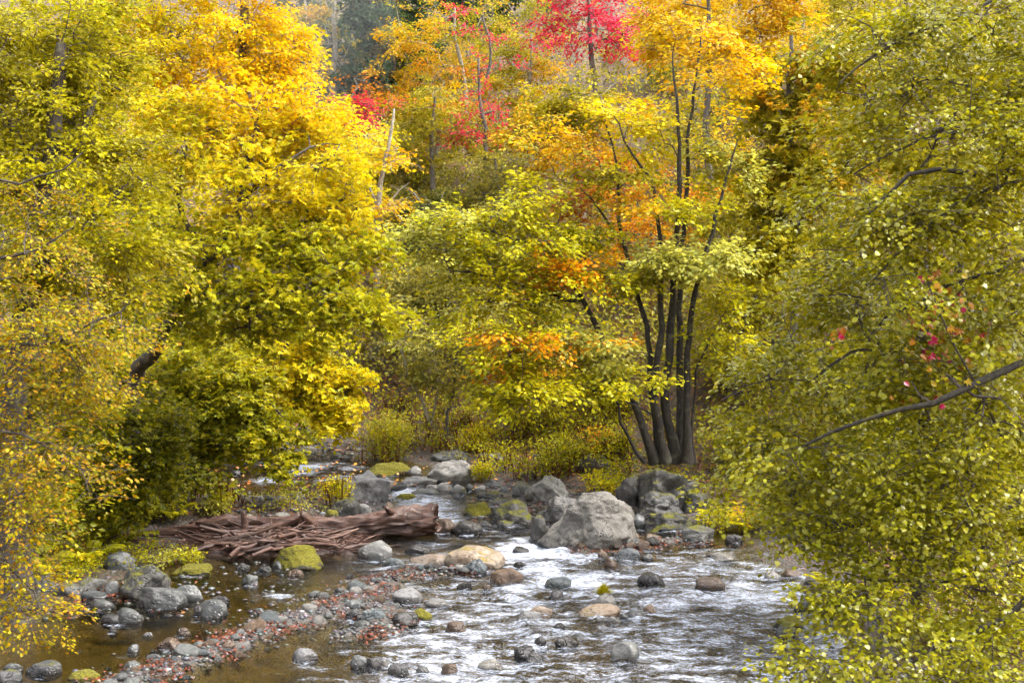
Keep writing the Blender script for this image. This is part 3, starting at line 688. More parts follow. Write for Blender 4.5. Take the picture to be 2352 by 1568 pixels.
cobbles('cobble', rb, .04, .1, 'cobble on the right bank gravel', 'cobbles on the right bank', 'gdgb')
fs = at_ground_many(rng.uniform(690, 870, 14), rng.uniform(1030, 1062, 14))[:, :2]
cobbles('cobble', fs, .06, .14, 'cobble on the far gravel shore', 'cobbles of the far shore', 'ggp')

# ---- gravel: too small to pick apart
def gravel(name, xy, lo, hi, label, z0=0.0):
    v0, f0 = ICO[1]; mb = MB(); n = len(xy)
    s = lo + (hi - lo) * rng.random(n) ** 2
    z = np.maximum(groundL(xy[:, 0], xy[:, 1]), zw(xy[:, 1]) - 0.02) + s * 0.15
    sc = np.stack([s * rng.uniform(.9, 1.4, n), s * rng.uniform(.7, 1.1, n), s * rng.uniform(.4, .7, n)], 1)
    a = rng.uniform(0, 6.28, n); ca, sa = np.cos(a)[:, None], np.sin(a)[:, None]
    vv = v0[None] * sc[:, None] * rng.uniform(.82, 1.15, (n, len(v0), 1))
    X = vv[..., 0] * ca - vv[..., 1] * sa; Y = vv[..., 0] * sa + vv[..., 1] * ca
    V = np.stack([X + xy[:, 0:1], Y + xy[:, 1:2], vv[..., 2] + z[:, None]], -1).reshape(-1, 3)
    Fc = (f0[None] + (np.arange(n) * len(v0))[:, None, None]).reshape(-1, 3)
    tone = rng.choice([0.035, 0.06, 0.09, 0.13, 0.22], n, p=[.25, .3, .25, .14, .06])[:, None] * np.array([1, .98, .97]) * rng.uniform(.85, 1.2, (n, 3))
    mb.add(V, Fc, 0, np.repeat(tone, len(v0), 0))
    o = mb.build(name, GRAVEL, smooth=True); tag(o, label, 'gravel', kind='stuff'); return o
GRAVEL = leaf_material('gravel', trans=0.0, gloss=0.5, rough=0.3)
gravel('gravel', np.concatenate([in_bar(1500, BAR, BARW, 1.15), in_bar(300, BAR2, BAR2W), in_bar(300, BAR3, BAR3W), in_bar(260, BAR4, BAR4W)]), .014, .05, 'small wet gravel of the bars in the stream')
def scatter(n, u0, u1, v0, v1): return at_ground_many(rng.uniform(u0, u1, n), rng.uniform(v0, v1, n))[:, :2]
xy = np.concatenate([scatter(700, 540, 900, 1120, 1200), scatter(400, 690, 880, 1015, 1065), scatter(600, 60, 700, 1290, 1420), scatter(500, 1900, 2352, 1380, 1560), scatter(400, 1080, 1330, 1110, 1200)])
gravel('gravel', xy, .015, .06, 'small grey gravel along the shores and the island')
# ================================================================== LEAVES AND TREES
T_BROAD = (np.array([(0, 0, 0), (-.40, .26, .07), (0, .28, -.01), (.40, .26, .07), (-.40, .62, .03), (0, .64, -.04), (.40, .62, .03), (0, 1.06, -.12)]),
           np.array([(0, 1, 2), (0, 2, 3), (1, 4, 5), (1, 5, 2), (2, 5, 6), (2, 6, 3), (4, 7, 5), (5, 7, 6)]))
T_RHOMB = (np.array([(0, 0, 0), (-.30, .45, .07), (0, 1.0, -.06), (.30, .45, .07)]), np.array([(0, 1, 2), (0, 2, 3)]))
T_OVAL = (np.array([(0, 0, 0), (-.25, .3, .05), (-.25, .68, .03), (0, 1.0, -.06), (.25, .68, .03), (.25, .3, .05)]), np.array([(0, 1, 5), (1, 2, 5), (2, 4, 5), (2, 3, 4)]))
# five leaflets spread like a hand
def _palm(nl, spread, wid):
    V, Fc = [], []
    for k in range(nl):
        a = (k - (nl - 1) / 2) * spread; L_ = 1.0 - 0.14 * abs(k - (nl - 1) / 2)
        d = np.array([math.sin(a), math.cos(a), 0]); q = np.array([d[1], -d[0], 0]); n = len(V)
        V += [d * 0.03, d * L_ * .55 - q * wid + (0, 0, .04), d * L_ + (0, 0, -.12), d * L_ * .55 + q * wid + (0, 0, .04)]
        Fc += [(n, n + 1, n + 2), (n, n + 2, n + 3)]
    return np.array(V), np.array(Fc)
T_PALM = _palm(5, 0.52, 0.15)
T_MAPLE = _palm(3, 0.85, 0.27)
T_MAPLE5 = _palm(5, 0.75, 0.21)
T_WIDE = (np.array([(0, 0, 0), (-.38, .27, .07), (-.38, .64, .02), (0, 1.06, -.10), (.38, .64, .02), (.38, .27, .07)]), np.array([(0, 1, 5), (1, 2, 5), (2, 4, 5), (2, 3, 4)]))
def leaf_geo(tpl, pos, ax, nrm, size):
    V0, F0 = tpl; n = len(pos); ax = norm(ax); nrm = norm(nrm - ax * (nrm * ax).sum(1, keepdims=True)); sd_ = np.cross(ax, nrm)
    v = pos[:, None] + size[:, None, None] * (V0[None, :, 0:1] * sd_[:, None] + V0[None, :, 1:2] * ax[:, None] + V0[None, :, 2:3] * nrm[:, None])
    f = F0[None] + (np.arange(n) * len(V0))[:, None, None]
    return v.reshape(-1, 3), f.reshape(-1, F0.shape[1])
PAL = {
 'gold': [(.72, 0.475, .008), (.76, 0.532, .012), (.70, 0.399, .006), (.64, 0.475, .01)],
 'yellow': [(.64, 0.505, .012), (.56, 0.469, .014), (.68, 0.496, .012), (.46, 0.406, .012)],
 'ygreen': [(.46, 0.397, .012), (.38, 0.352, .012), (.54, 0.442, .014), (.29, 0.279, .012), (.22, 0.226, .012)],
 'green': [(.25, 0.245, .012), (.32, 0.294, .012), (.19, 0.187, .011), (.38, 0.329, .014), (.14, 0.142, .012)],
 'olive': [(.30, 0.258, .012), (.37, 0.311, .012), (.23, 0.200, .011), (.42, 0.347, .014), (.46, 0.365, .012)],
 'right': [(.26, 0.240, .012), (.32, 0.287, .012), (.20, 0.188, .011), (.36, 0.320, .014), (.41, 0.339, .012)],
 'beech': [(.56, 0.380, .010), (.62, 0.460, .012), (.52, 0.270, .010), (.42, 0.350, .012), (.34, 0.290, .014), (.60, 0.330, .02)],
 'amber': [(.62, 0.347, .010), (.58, 0.291, .010), (.66, 0.413, .012), (.50, 0.357, .014), (.46, 0.319, .02)],
 'orange': [(.68, 0.300, .008), (.72, 0.360, .010), (.64, 0.220, .008), (.66, 0.400, .012)],
 'crimson': [(.60, .016, .11), (.68, .040, .13), (.50, .012, .08), (.66, .060, .08)],
 'pale': [(.48, 0.446, .11), (.42, 0.408, .13), (.52, 0.465, .09), (.34, 0.323, .06)],
 'dark': [(.095, 0.104, .022), (.14, 0.142, .025), (.07, 0.081, .02), (.19, 0.176, .03)],
 'conifer': [(.045, 0.080, .045), (.065, 0.100, .05), (.035, 0.065, .04)],
 'dull': [(.26, 0.234, .05), (.33, 0.279, .05), (.20, 0.184, .045), (.38, 0.315, .06)],
 'rust': [(.48, 0.160, .02), (.58, 0.220, .02), (.40, 0.120, .015), (.38, 0.200, .05)],
 'litter': [(.125, .022, .007), (.175, .034, .008), (.09, .017, .008), (.06, .024, .010), (.16, .062, .015)],
}
def leaf_colors(rg, pal_ids, pos, clump=1.0, gain=1.1):
    """pal_ids: array of palette names per leaf; tone varies by clump and by leaf"""
    n = len(pos); c = np.zeros((n, 3)); k1 = vnoise(pos * clump + 3.3, 5) * 0.5 + 0.5
    for nm in np.unique(pal_ids):
        m = pal_ids == nm; pl = np.array(PAL[nm]); q = np.clip(k1[m] * 0.55 + rg.random(m.sum()) * 0.6 - .08, 0, .999)
        c[m] = pl[(q * len(pl)).astype(int)]
    c *= rg.uniform(.78, 1.2, (n, 1)) * gain; c[:, 1] *= rg.uniform(.98, 1.12, n); c[:, 2] *= .8
    return np.clip(c, 0.003, .9)

def grow(stems, att, rg, seg, wob, tip, expo=2.15, up=0.12):
    """stems: list of (points, r0, r1). att: attractors (n,3). Greedy growth towards the attractors."""
    cap = 60000
    pos = np.zeros((cap, 3)); par = np.full(cap, -1); spec = np.zeros(cap); sid = np.full(cap, -1); own = np.full(cap, -1); dr = np.zeros((cap, 3)); n = 0
    can = np.zeros(cap, bool)
    for k, (pts, r0, r1) in enumerate(stems):
        q = smooth_line(pts, seg); m = len(q)
        if m > 6: q[1:-1] += rg.normal(size=(m - 2, 3)) * wob * 0.055
        pos[n:n + m] = q; par[n] = -1; par[n + 1:n + m] = np.arange(n, n + m - 1)
        spec[n:n + m] = r1 + (r0 - r1) * (1 - np.linspace(0, 1, m)) ** .85; sid[n:n + m] = k; dr[n:n + m] = norm(np.gradient(q, axis=0))
        can[n + int(m * .25):n + m] = True
        n += m
    d0 = np.array([np.linalg.norm(pos[:n][can[:n]] - a, axis=1).min() for a in att]) if len(att) else np.zeros(0)
    order = np.argsort(d0); ends = []
    for a in order:
        p = att[a]; dv = p - pos[:n]; d = np.linalg.norm(dv, axis=1)
        cost = d + 0.35 * np.maximum(pos[:n, 2] - p[2], 0) - 0.25 * (dv * dr[:n]).sum(1) + np.where(can[:n], 0, 1e6)
        j = int(np.argmin(cost)); L_ = d[j]; m = max(2, int(L_ / seg) + 1)
        if n + m > cap: break
        t = (np.arange(1, m + 1) / m)[:, None]
        c1 = pos[j] + norm(norm(dr[j]) + norm(dv[j])) * L_ * 0.45 + np.array([0, 0, up * L_])
        q = (1 - t) ** 2 * pos[j] + 2 * (1 - t) * t * c1 + t * t * p
        q[:-1] += rg.normal(size=(m - 1, 3)) * wob * seg
        pos[n:n + m] = q; par[n] = j; par[n + 1:n + m] = np.arange(n, n + m - 1); own[n:n + m] = a
        dd_ = np.diff(np.vstack([pos[j], q]), axis=0); dr[n:n + m] = norm(dd_); can[n:n + m] = True
        n += m; ends.append(n - 1)
    acc = np.zeros(n); r = np.zeros(n); best = np.full(n, -1); br = np.zeros(n)
    for i in range(n - 1, -1, -1):
        r[i] = max(acc[i] ** (1 / expo), tip) if sid[i] < 0 else max(spec[i], 0.0)
        j = par[i]
        if j >= 0:
            acc[j] += r[i] ** expo
            w_ = r[i] + (10 if sid[i] >= 0 and sid[i] == sid[j] else 0)
            if (sid[i] == sid[j]) and w_ > br[j]: br[j] = w_; best[j] = i
    # thicken up towards the base, never thinner than what it carries
    chains = []
    for i in range(n):
        j = par[i]
        if sid[i] < 0 and (j < 0 or best[j] != i):
            ch = [j, i]; k = i
            while best[k] >= 0: k = best[k]; ch.append(k)
            chains.append(ch)
    return dict(pos=pos[:n], r=r, sid=sid[:n], own=own[:n], dr=dr[:n], chains=chains, ends=ends, par=par[:n])

def sample_blob(b, rg, layer):
    u, v, y, ru, rv, n = b[:6]; c = P(u, v, y); s = mpp(y); rx, rz = ru * s, rv * s
    ry = b[7] if len(b) > 7 and b[7] else 0.75 * min(max(rx, rz), 2.2)
    q = norm(rg.normal(size=(n, 3))) * (rg.random((n, 1)) ** 0.42)
    q = q * (rx, ry, rz)
    if layer: q[:, 2] = np.round(q[:, 2] / layer) * layer + rg.normal(size=n) * layer * 0.13
    return c + q
def tree(name, label, stems, blobs, pal, leaf=0.09, tpl=T_RHOMB, spr=(.5, .4), K=16, sprays=1200, seg=.28, wob=.35, tip=.006, layer=0, bark=None, lmat=None,
         seed=1, droop=.12, base=None, group=None, cat='tree', twigs=True, parts=0, limb_stems=(), flat=.35, stem_name='trunk', sides=10, up=.12, mixp=None, thr=None, gain=1.1, clus=.4):
    """stems in picture units (u, v, depth); blobs (u, v, depth, ru, rv, n[, palette[, depth radius]])."""
    rg = np.random.default_rng(seed); bark = bark or BARK_DARK; lmat = lmat or LEAF
    st = [(np.array([P(*q) if len(q) == 3 else np.array(q[:3]) for q in pts]), r0, r1) for pts, r0, r1 in stems]
    att = []; pid = []
    for b in blobs:
        a = sample_blob(b, rg, layer); att.append(a); pid += [b[6] if len(b) > 6 and b[6] else pal] * len(a)
    att = np.concatenate(att) if att else np.zeros((0, 3)); pid = np.array(pid)
    g = grow(st, att, rg, seg, wob, tip, up=up)
    b0 = np.array(st[0][0][0]) if base is None else np.array(base)
    root = thing(name, label, cat, b0, group)
    for k, (pts, r0, r1) in enumerate(st):
        m = g['sid'] == k; q = g['pos'][m]; r = g['r'][m].copy()
        if k not in limb_stems:
            s_ = np.r_[0, np.cumsum(np.linalg.norm(np.diff(q, axis=0), axis=1))]
            r = r * (1 + 0.55 * np.exp(-s_ / (2.2 * r0 + .05)))
        v, f = tube(q, r, sides)
        if r0 > .02:
            ang = vnoise(v * np.array([6, 6, 1.6]) / max(r0 * 6, .6), seed) * 0.16 + vnoise(v * 9.0, seed + 2) * .18 * (r0 < .07)
            cc = np.repeat(q, sides, 0); v = cc + (v - cc) * (1 + ang)[:, None]
        mb = MB(); mb.add(v, f); mb.build('limb' if k in limb_stems else stem_name, bark, root, b0, True)
    mb = MB()
    for ch in g['chains']:
        q = g['pos'][ch]; r = g['r'][ch].copy(); r[0] = min(r[0], r[1] * 1.25)
        v, f = tube(q, r, 6 if r[0] > .03 else 4 if r[0] > .012 else 3); mb.add(v, f, 1)
    # sprays of leaves along the thin shoots
    thr = thr or tip * 3.2
    cand = np.where((g['sid'] < 0) & (g['r'] < thr))[0]
    if len(cand): cand = rg.choice(cand, max(8, int(len(cand) * clus)), replace=False)
    single = []
    if len(cand) and sprays:
        e = np.array(g['ends']); pick = np.concatenate([rg.choice(cand, sprays - sprays // 3), rg.choice(e, sprays // 3)])
        c0 = g['pos'][pick] + rg.normal(size=(len(pick), 3)) * .05; d = g['dr'][pick]; n = len(pick)
        az = np.arctan2(d[:, 1], d[:, 0]) + rg.normal(size=n) * .9
        dz = np.clip(d[:, 2], -.6, .6) * .5 + rg.normal(size=n) * .22
        A = norm(np.stack([np.cos(az), np.sin(az), dz], 1))
        N_ = norm(np.stack([rg.normal(size=n) * flat, rg.normal(size=n) * flat, np.ones(n)], 1)); S = norm(np.cross(A, N_)); N_ = np.cross(S, A)
        L_ = spr[0] * rg.uniform(.6, 1.25, n); Wd = spr[1] * rg.uniform(.6, 1.2, n)
        t = rg.random((n, K)) ** .8; lat = rg.uniform(-1, 1, (n, K)) * (1 - .55 * t) * (0.25 + .75 * np.sqrt(t + .1))
        pos = c0[:, None] + A[:, None] * (t * L_[:, None])[..., None] + S[:, None] * (lat * Wd[:, None] * .5)[..., None] + N_[:, None] * (rg.normal(size=(n, K)) * .045 * spr[0] / .5)[..., None]
        pos[..., 2] -= droop * t ** 2 * L_[:, None] + .1 * droop * np.abs(lat)
        la = A[:, None] * rg.uniform(.2, 1, (n, K, 1)) + S[:, None] * (lat * 1.3 + rg.normal(size=(n, K)) * .3)[..., None]
        la = norm(la); la[..., 2] -= rg.uniform(0, 1.3 * droop + .35, (n, K)); 
        nr = N_[:, None] + rg.normal(size=(n, K, 3)) * .42
        pos = pos.reshape(-1, 3); la = la.reshape(-1, 3); nr = nr.reshape(-1, 3)
        sz = leaf * rg.uniform(.5, 1.3, len(pos))
        ip = np.repeat(pid[np.maximum(g['own'][pick], 0)], K)
        if mixp:
            sw = np.repeat(vnoise(c0 * .55, seed + 3) * .5 + .5 + rg.normal(size=n) * .08, K)
            for nm, lo, hi in mixp: ip = np.where((sw > lo) & (sw < hi), nm, ip)
        cl = leaf_colors(rg, ip, pos, .9, gain)
        if parts:        # the leaves that show largest become parts of their own
            cam_d_ = np.linalg.norm(pos - (0, 0, CAMZ), axis=1); scr = W / 2 + pos[:, 0] / pos[:, 1] * F
            sc_ = sz / cam_d_ * np.where((scr > 0) & (scr < W), 1, 0) * np.abs((norm(nr) * norm(pos - (0, 0, CAMZ))).sum(1))
            big = np.argsort(-sc_)[:parts]; rest = np.ones(len(pos), bool); rest[big] = False
            for i in big: single.append((pos[i], la[i], nr[i], sz[i], cl[i]))
            pos, la, nr, sz, cl = pos[rest], la[rest], nr[rest], sz[rest], cl[rest]
        v, f = leaf_geo(tpl, pos, la, nr, sz); mb.add(v, f, 0, np.repeat(cl, len(tpl[0]), 0))
        if twigs:
            for i in range(0, n, 1 if n < 1500 else 2):
                e_ = c0[i] + A[i] * L_[i] * .9; e_[2] -= droop * L_[i] * .8; mid = c0[i] + A[i] * L_[i] * .5; mid[2] -= droop * .25 * L_[i]
                v, f = tube(np.array([c0[i], mid, e_]), np.array([tip * .8, tip * .6, tip * .3]), 3); mb.add(v, f, 1)
    cr = mb.build('crown', [lmat, BARK_TWIG if bark in (BARK_DARK, BARK_MOSS, BARK_STEM) else bark], root, b0)
    cr['kind'] = 'stuff'
    for (p, a, nn, s, c) in single:
        tp1 = T_BROAD if tpl is T_WIDE else tpl; v, f = leaf_geo(tp1, np.zeros((1, 3)), a[None], nn[None], np.array([s])); m1 = MB(); m1.add(v, f, 0, np.repeat(c[None], len(tp1[0]), 0))
        o = m1.build('leaf', lmat, root); o.location = [float(x) for x in (p - b0)]
    return root
# ================================================================== THE TREES
ADJ = {'gold': 'golden', 'olive': 'olive', 'amber': 'amber', 'dull': 'dull green', 'dark': 'dark green', 'yellow': 'yellow', 'green': 'green', 'ygreen': 'yellow-green', 'conifer': 'dark'}
def foot(u, y, sink=.1):
    x = (u - W / 2) / F * y * 1.0
    return (x, y, G1(x, y) - sink, 0)           # a world point (4-tuple)
# ---- near right: glossy olive leaves drooping over the water, trunk outside the frame
tx, ty = 6.5, 13.1; tz = G1(tx, ty)
tree('broadleaf_tree', 'big olive-green tree drooping glossy leaves over the right half of the stream',
 [([(tx, ty, tz - .2, 0), (tx + .1, ty, tz + 2, 0), (tx - .1, ty + .1, tz + 4.5, 0), (tx + .15, ty + .2, 9.5, 0)], 0.2600, 0.1200),
  ([(2790, 330, 13.2), (2600, 360, 13.1), (2352, 390, 12.9), (2230, 400, 12.8), (2110, 395, 12.8), (2050, 445, 12.8), (1985, 505, 12.8)], 0.0465, 0.0120),
  ([(2790, 640, 13.1), (2500, 760, 12.6), (2352, 830, 12.3), (2200, 900, 12.1), (2080, 940, 12.1), (1950, 985, 12.2), (1850, 1022, 12.4)], 0.0527, 0.0120),
  ([(2790, 1050, 13), (2500, 1260, 12), (2352, 1380, 11.9), (2250, 1440, 11.8), (2160, 1490, 11.8), (2060, 1545, 11.8)], 0.0434, 0.0140),
  ([(2790, 480, 13.2), (2500, 560, 13), (2352, 605, 13), (2220, 645, 13), (2120, 690, 13), (1990, 780, 13.1)], 0.0310, 0.0080),
  ([(2790, 60, 13.6), (2500, 200, 13.6), (2352, 235, 13.6), (2200, 275, 13.5), (2080, 335, 13.4), (1960, 400, 13.4)], 0.0310, 0.0080),
  ([(2790, 850, 13.1), (2500, 1060, 13), (2352, 1150, 13), (2200, 1195, 12.8), (2050, 1180, 12.8), (1920, 1215, 13)], 0.0310, 0.0080),
  ([(2790, 950, 12.9), (2500, 1200, 12.6), (2352, 1285, 12.5), (2200, 1325, 12.2), (2060, 1335, 12.2), (1940, 1315, 12.3)], 0.0248, 0.0080),
  ([(2790, -160, 13.8), (2450, -60, 13.7), (2250, 20, 13.7), (2080, 90, 13.6), (1930, 190, 13.6)], 0.0310, 0.0080),
  ([(2352, 412, 12.9), (2200, 470, 12.6), (2090, 560, 12.5), (2010, 640, 12.5)], 0.0186, 0.0080)],
 [(2200, 60, 13.6, 300, 130, 34), (2300, 260, 13, 230, 150, 30), (2080, 250, 13.8, 150, 130, 20), (2290, 470, 12.6, 230, 120, 26), (2050, 500, 13, 210, 120, 26), (2200, 680, 12.8, 290, 120, 32),
  (1900, 700, 13.6, 140, 110, 16), (1830, 860, 13.8, 160, 110, 22), (2060, 860, 12.8, 230, 100, 24), (2280, 960, 12.4, 170, 110, 20), (1780, 1010, 13.6, 130, 70, 18), (2000, 1060, 12.6, 260, 80, 28),
  (1800, 1100, 13.4, 150, 60, 16), (2230, 1150, 12.4, 220, 90, 24), (1930, 1210, 12.8, 170, 70, 18), (2150, 1290, 12.2, 230, 60, 20), (2290, 1390, 12, 140, 80, 14), (2130, 1500, 11.6, 230, 60, 20), (1850, 1530, 11.6, 110, 30, 8), (2310, 1520, 11.6, 110, 60, 9), (1960, 1400, 12, 60, 60, 7)],
 'right', leaf=.048, tpl=T_WIDE, spr=(.5, .30), K=19, sprays=3000, tip=.0048, bark=BARK_MOSS, lmat=LEAF_GLOSSY, seed=11, gain=1.0, droop=.22, parts=300, limb_stems=tuple(range(1, 10)), flat=.4, thr=.016, mixp=[('olive', .72, 1.3)])
# ---- near left: small golden-orange leaves on fine twigs
tx, ty = -7.3, 13.0; tz = G1(tx, ty)
tree('beech_tree', 'orange-gold small-leaved tree with fine twigs at the left edge of the picture',
 [([(tx, ty, tz - .2, 0), (tx, ty, tz + 2.5, 0), (tx + .2, ty, 9, 0)], .2, .08),
  ([(-400, 520, 13.2), (-150, 560, 13.1), (0, 590, 13), (110, 560, 13), (170, 520, 13)], .035, .006),
  ([(-400, 700, 13.2), (-100, 800, 13), (60, 790, 12.9), (200, 750, 12.8), (300, 690, 12.8)], .035, .006),
  ([(-400, 800, 13), (-100, 980, 12.6), (50, 1000, 12.4), (180, 1060, 12.3)], .03, .006),
  ([(-400, 950, 12.8), (-120, 1200, 12.2), (20, 1300, 12), (90, 1400, 11.9)], .03, .006),
  ([(-400, 300, 13.2), (-100, 380, 13.1), (60, 420, 13), (190, 350, 13)], .03, .006)],
 [(40, 480, 13.4, 170, 100, 26), (60, 620, 13.2, 230, 80, 30), (150, 740, 12.9, 210, 80, 34), (50, 860, 12.7, 200, 80, 30), (180, 900, 13, 130, 60, 16), (60, 1010, 12.5, 190, 70, 28), (110, 1110, 12.3, 150, 55, 22), (40, 1210, 12.1, 130, 55, 18), (40, 1320, 12, 110, 60, 16), (60, 1415, 11.9, 90, 45, 14)],
 'beech', leaf=.042, tpl=T_OVAL, spr=(.36, .22), K=15, sprays=1150, tip=.003, bark=BARK_DARK, seed=21, gain=.76, droop=.2, limb_stems=(1, 2, 3, 4, 5), wob=.5, seg=.2, parts=150, thr=.012, mixp=[('olive', .62, 1.4)])
# ---- upper left olive trees
tree('broadleaf_tree', 'tall olive-yellow tree filling the upper left corner above the orange-gold twigs',
 [([foot(20, 19.5), (25, 1000, 19.4), (60, 700, 19.2), (110, 400, 19), (140, 100, 19)], .24, .07), ([(60, 700, 19.2), (160, 560, 19.4), (280, 430, 19.6)], .09, .03), ([(110, 400, 19), (0, 260, 18.8), (-100, 150, 18.7)], .07, .02), ([(100, 450, 19), (190, 300, 19.3), (240, 160, 19.6)], .08, .02)],
 [(30, 80, 19, 180, 140, 38), (170, 190, 19.6, 130, 150, 38), (40, 330, 18.8, 190, 130, 40), (260, 380, 20, 120, 110, 30), (150, 520, 19.2, 190, 120, 40), (40, 640, 19, 180, 110, 28), (280, 640, 20, 140, 110, 28), (210, 60, 20.2, 90, 120, 20)],
 'olive', leaf=.078, tpl=T_RHOMB, spr=(.5, .4), K=17, sprays=2700, tip=.005, seed=31, gain=1.0, droop=.2, mixp=[('ygreen', .55, 1.4), ('beech', -.4, .22)], limb_stems=(1, 2, 3))
# ---- leaning tree with broad hand-shaped leaves
tree('leaning_tree', 'leaning yellow-green tree with hand-shaped leaf clusters and crooked dark limbs, left of centre',
 [([foot(285, 25.9), (312, 880, 25.4), (350, 810, 24.8), (395, 730, 24.2), (445, 640, 24), (520, 540, 24), (560, 420, 24.1), (590, 280, 24.3)], .17, .05),
  ([(425, 670, 24), (480, 680, 23.6), (560, 700, 23.3), (610, 735, 23.2), (690, 764, 23.1)], .075, .02),
  ([(570, 706, 23.3), (580, 688, 23.2), (640, 665, 23.1), (720, 690, 23), (790, 715, 23), (850, 735, 23)], .05, .012),
  ([(505, 560, 24), (600, 540, 23.8), (680, 520, 23.7), (760, 470, 23.8), (820, 440, 24)], .07, .015),
  ([(480, 590, 24), (430, 520, 24.3), (410, 420, 24.5), (430, 330, 24.6)], .07, .02),
  ([(545, 470, 24), (620, 400, 23.8), (690, 350, 23.8), (750, 330, 24)], .055, .012)],
 [(590, 270, 24.6, 140, 110, 30, 'gold'), (450, 320, 24.6, 140, 130, 34, 'yellow'), (700, 330, 24.3, 130, 100, 30, 'yellow'), (610, 430, 23.6, 170, 90, 36, 'yellow'), (770, 450, 23.9, 90, 90, 24, 'yellow'), (500, 560, 23.5, 160, 80, 30), (690, 570, 23.6, 160, 80, 32), (430, 690, 23.4, 110, 60, 20), (600, 670, 23, 160, 55, 28), (750, 690, 23, 120, 50, 22), (845, 725, 23, 60, 32, 10), (820, 570, 24, 60, 70, 12), (370, 520, 24.4, 100, 110, 22), (560, 760, 23.4, 90, 40, 10)],
 'ygreen', leaf=.095, gain=.98, tpl=T_PALM, spr=(.65, .5), K=12, sprays=1900, tip=.007, seed=41, droop=.12, limb_stems=(1, 2, 3, 4, 5), flat=.5, thr=.03)
# ---- golden giant behind it
tree('golden_tree', 'bright golden tree behind the leaning tree, filling the top left of centre',
 [([foot(520, 39), (530, 700, 39), (540, 400, 39), (560, 150, 39), (560, -150, 39)], .32, .08), ([(540, 400, 39), (640, 250, 39), (720, 130, 39)], .14, .03), ([(540, 380, 39), (440, 200, 39), (380, 50, 39)], .14, .03)],
 [(470, 40, 38.5, 190, 120, 60), (620, 80, 38.5, 90, 100, 40), (400, 160, 38, 130, 100, 40), (600, 190, 38, 130, 80, 44), (690, 270, 38.2, 90, 70, 34), (760, 260, 38.6, 50, 40, 10), (300, 40, 39, 110, 120, 34), (330, 200, 38, 100, 90, 26), (740, 340, 38.2, 70, 50, 16), (500, -120, 39, 200, 80, 34), (680, 150, 38.5, 40, 60, 12), (540, 300, 38, 140, 80, 26)],
 'gold', leaf=.125, tpl=T_RHOMB, spr=(.75, .6), K=17, sprays=2500, tip=.008, seg=.4, seed=51, gain=1.05, droop=.25, bark=BARK_GREY, limb_stems=(1, 2), thr=.04, mixp=[('yellow', .62, 1.4)])
# ---- lower left: layered green trees reaching over the water
tree('overhanging_tree', 'yellow-green maple reaching low over the upstream pool from the left bank',
 [([foot(330, 27.5), (345, 1000, 27.5), (380, 900, 27.4), (430, 820, 27.3)], .14, .06), ([(360, 950, 27.4), (450, 960, 27.3), (540, 980, 27.2), (600, 1010, 27.2), (640, 1060, 27.2)], .06, .015), ([(380, 900, 27.4), (480, 870, 27.2), (580, 900, 27.2), (650, 960, 27.3)], .06, .012)],
 [(440, 850, 27.2, 130, 60, 30), (540, 900, 27.2, 120, 55, 28), (600, 960, 27.2, 90, 40, 24), (470, 980, 27, 130, 45, 30), (590, 1000, 27.2, 70, 30, 12), (637, 1060, 27.2, 10, 26, 3), (680, 1000, 27.3, 25, 20, 4), (340, 930, 27, 110, 70, 22)],
 'ygreen', leaf=.095, tpl=T_MAPLE, spr=(.55, .45), K=16, sprays=1250, tip=.005, seed=61, gain=.85, droop=.3, layer=.32, limb_stems=(1, 2), flat=.22, thr=.025, mixp=[('green', -.4, .45)])
tree('understory_tree', 'low shadowy green maple below the orange-gold twigs on the left bank',
 [([foot(200, 26.8), (215, 1080, 26.8), (250, 980, 26.8), (280, 880, 26.8)], .1, .04), ([(230, 1040, 26.8), (330, 1020, 26.6), (440, 1050, 26.4)], .05, .01)],
 [(250, 880, 27, 150, 80, 28), (380, 990, 26.6, 140, 70, 30), (230, 1010, 26.4, 140, 80, 28), (440, 1070, 26.4, 90, 36, 16), (130, 1080, 25.6, 130, 60, 24), (290, 1090, 26, 110, 50, 20), (110, 950, 26, 120, 80, 20), (320, 960, 23.6, 90, 60, 16), (250, 1040, 23.6, 100, 60, 16), (350, 1060, 23.8, 80, 50, 14), (300, 1110, 24.2, 90, 40, 14), (230, 1150, 24.4, 80, 36, 12)],
 'ygreen', leaf=.088, tpl=T_MAPLE, spr=(.6, .5), K=16, sprays=1450, tip=.005, seed=62, gain=.7, droop=.3, layer=.35, limb_stems=(1,), flat=.25, thr=.025, mixp=[('green', .5, 1.4)])
tree('yellow_maple', 'bright yellow maple spray hanging over the far gravel shore',
 [([foot(610, 34.5), (615, 950, 34.4), (640, 850, 34.3), (680, 760, 34.2)], .12, .05), ([(625, 900, 34.3), (700, 880, 34), (770, 910, 34), (790, 945, 34)], .05, .01)],
 [(700, 800, 34, 90, 55, 24), (730, 870, 33.8, 90, 45, 24), (770, 920, 33.8, 55, 32, 16), (660, 870, 34, 80, 45, 18), (775, 965, 33.8, 35, 20, 7), (690, 930, 34, 60, 22, 10), (600, 820, 34.5, 90, 70, 18)],
 'yellow', leaf=.105, tpl=T_MAPLE, spr=(.55, .5), K=15, sprays=950, tip=.006, seed=63, droop=.3, layer=.35, limb_stems=(1,), flat=.25, thr=.03, mixp=[('ygreen', -.4, .4)])
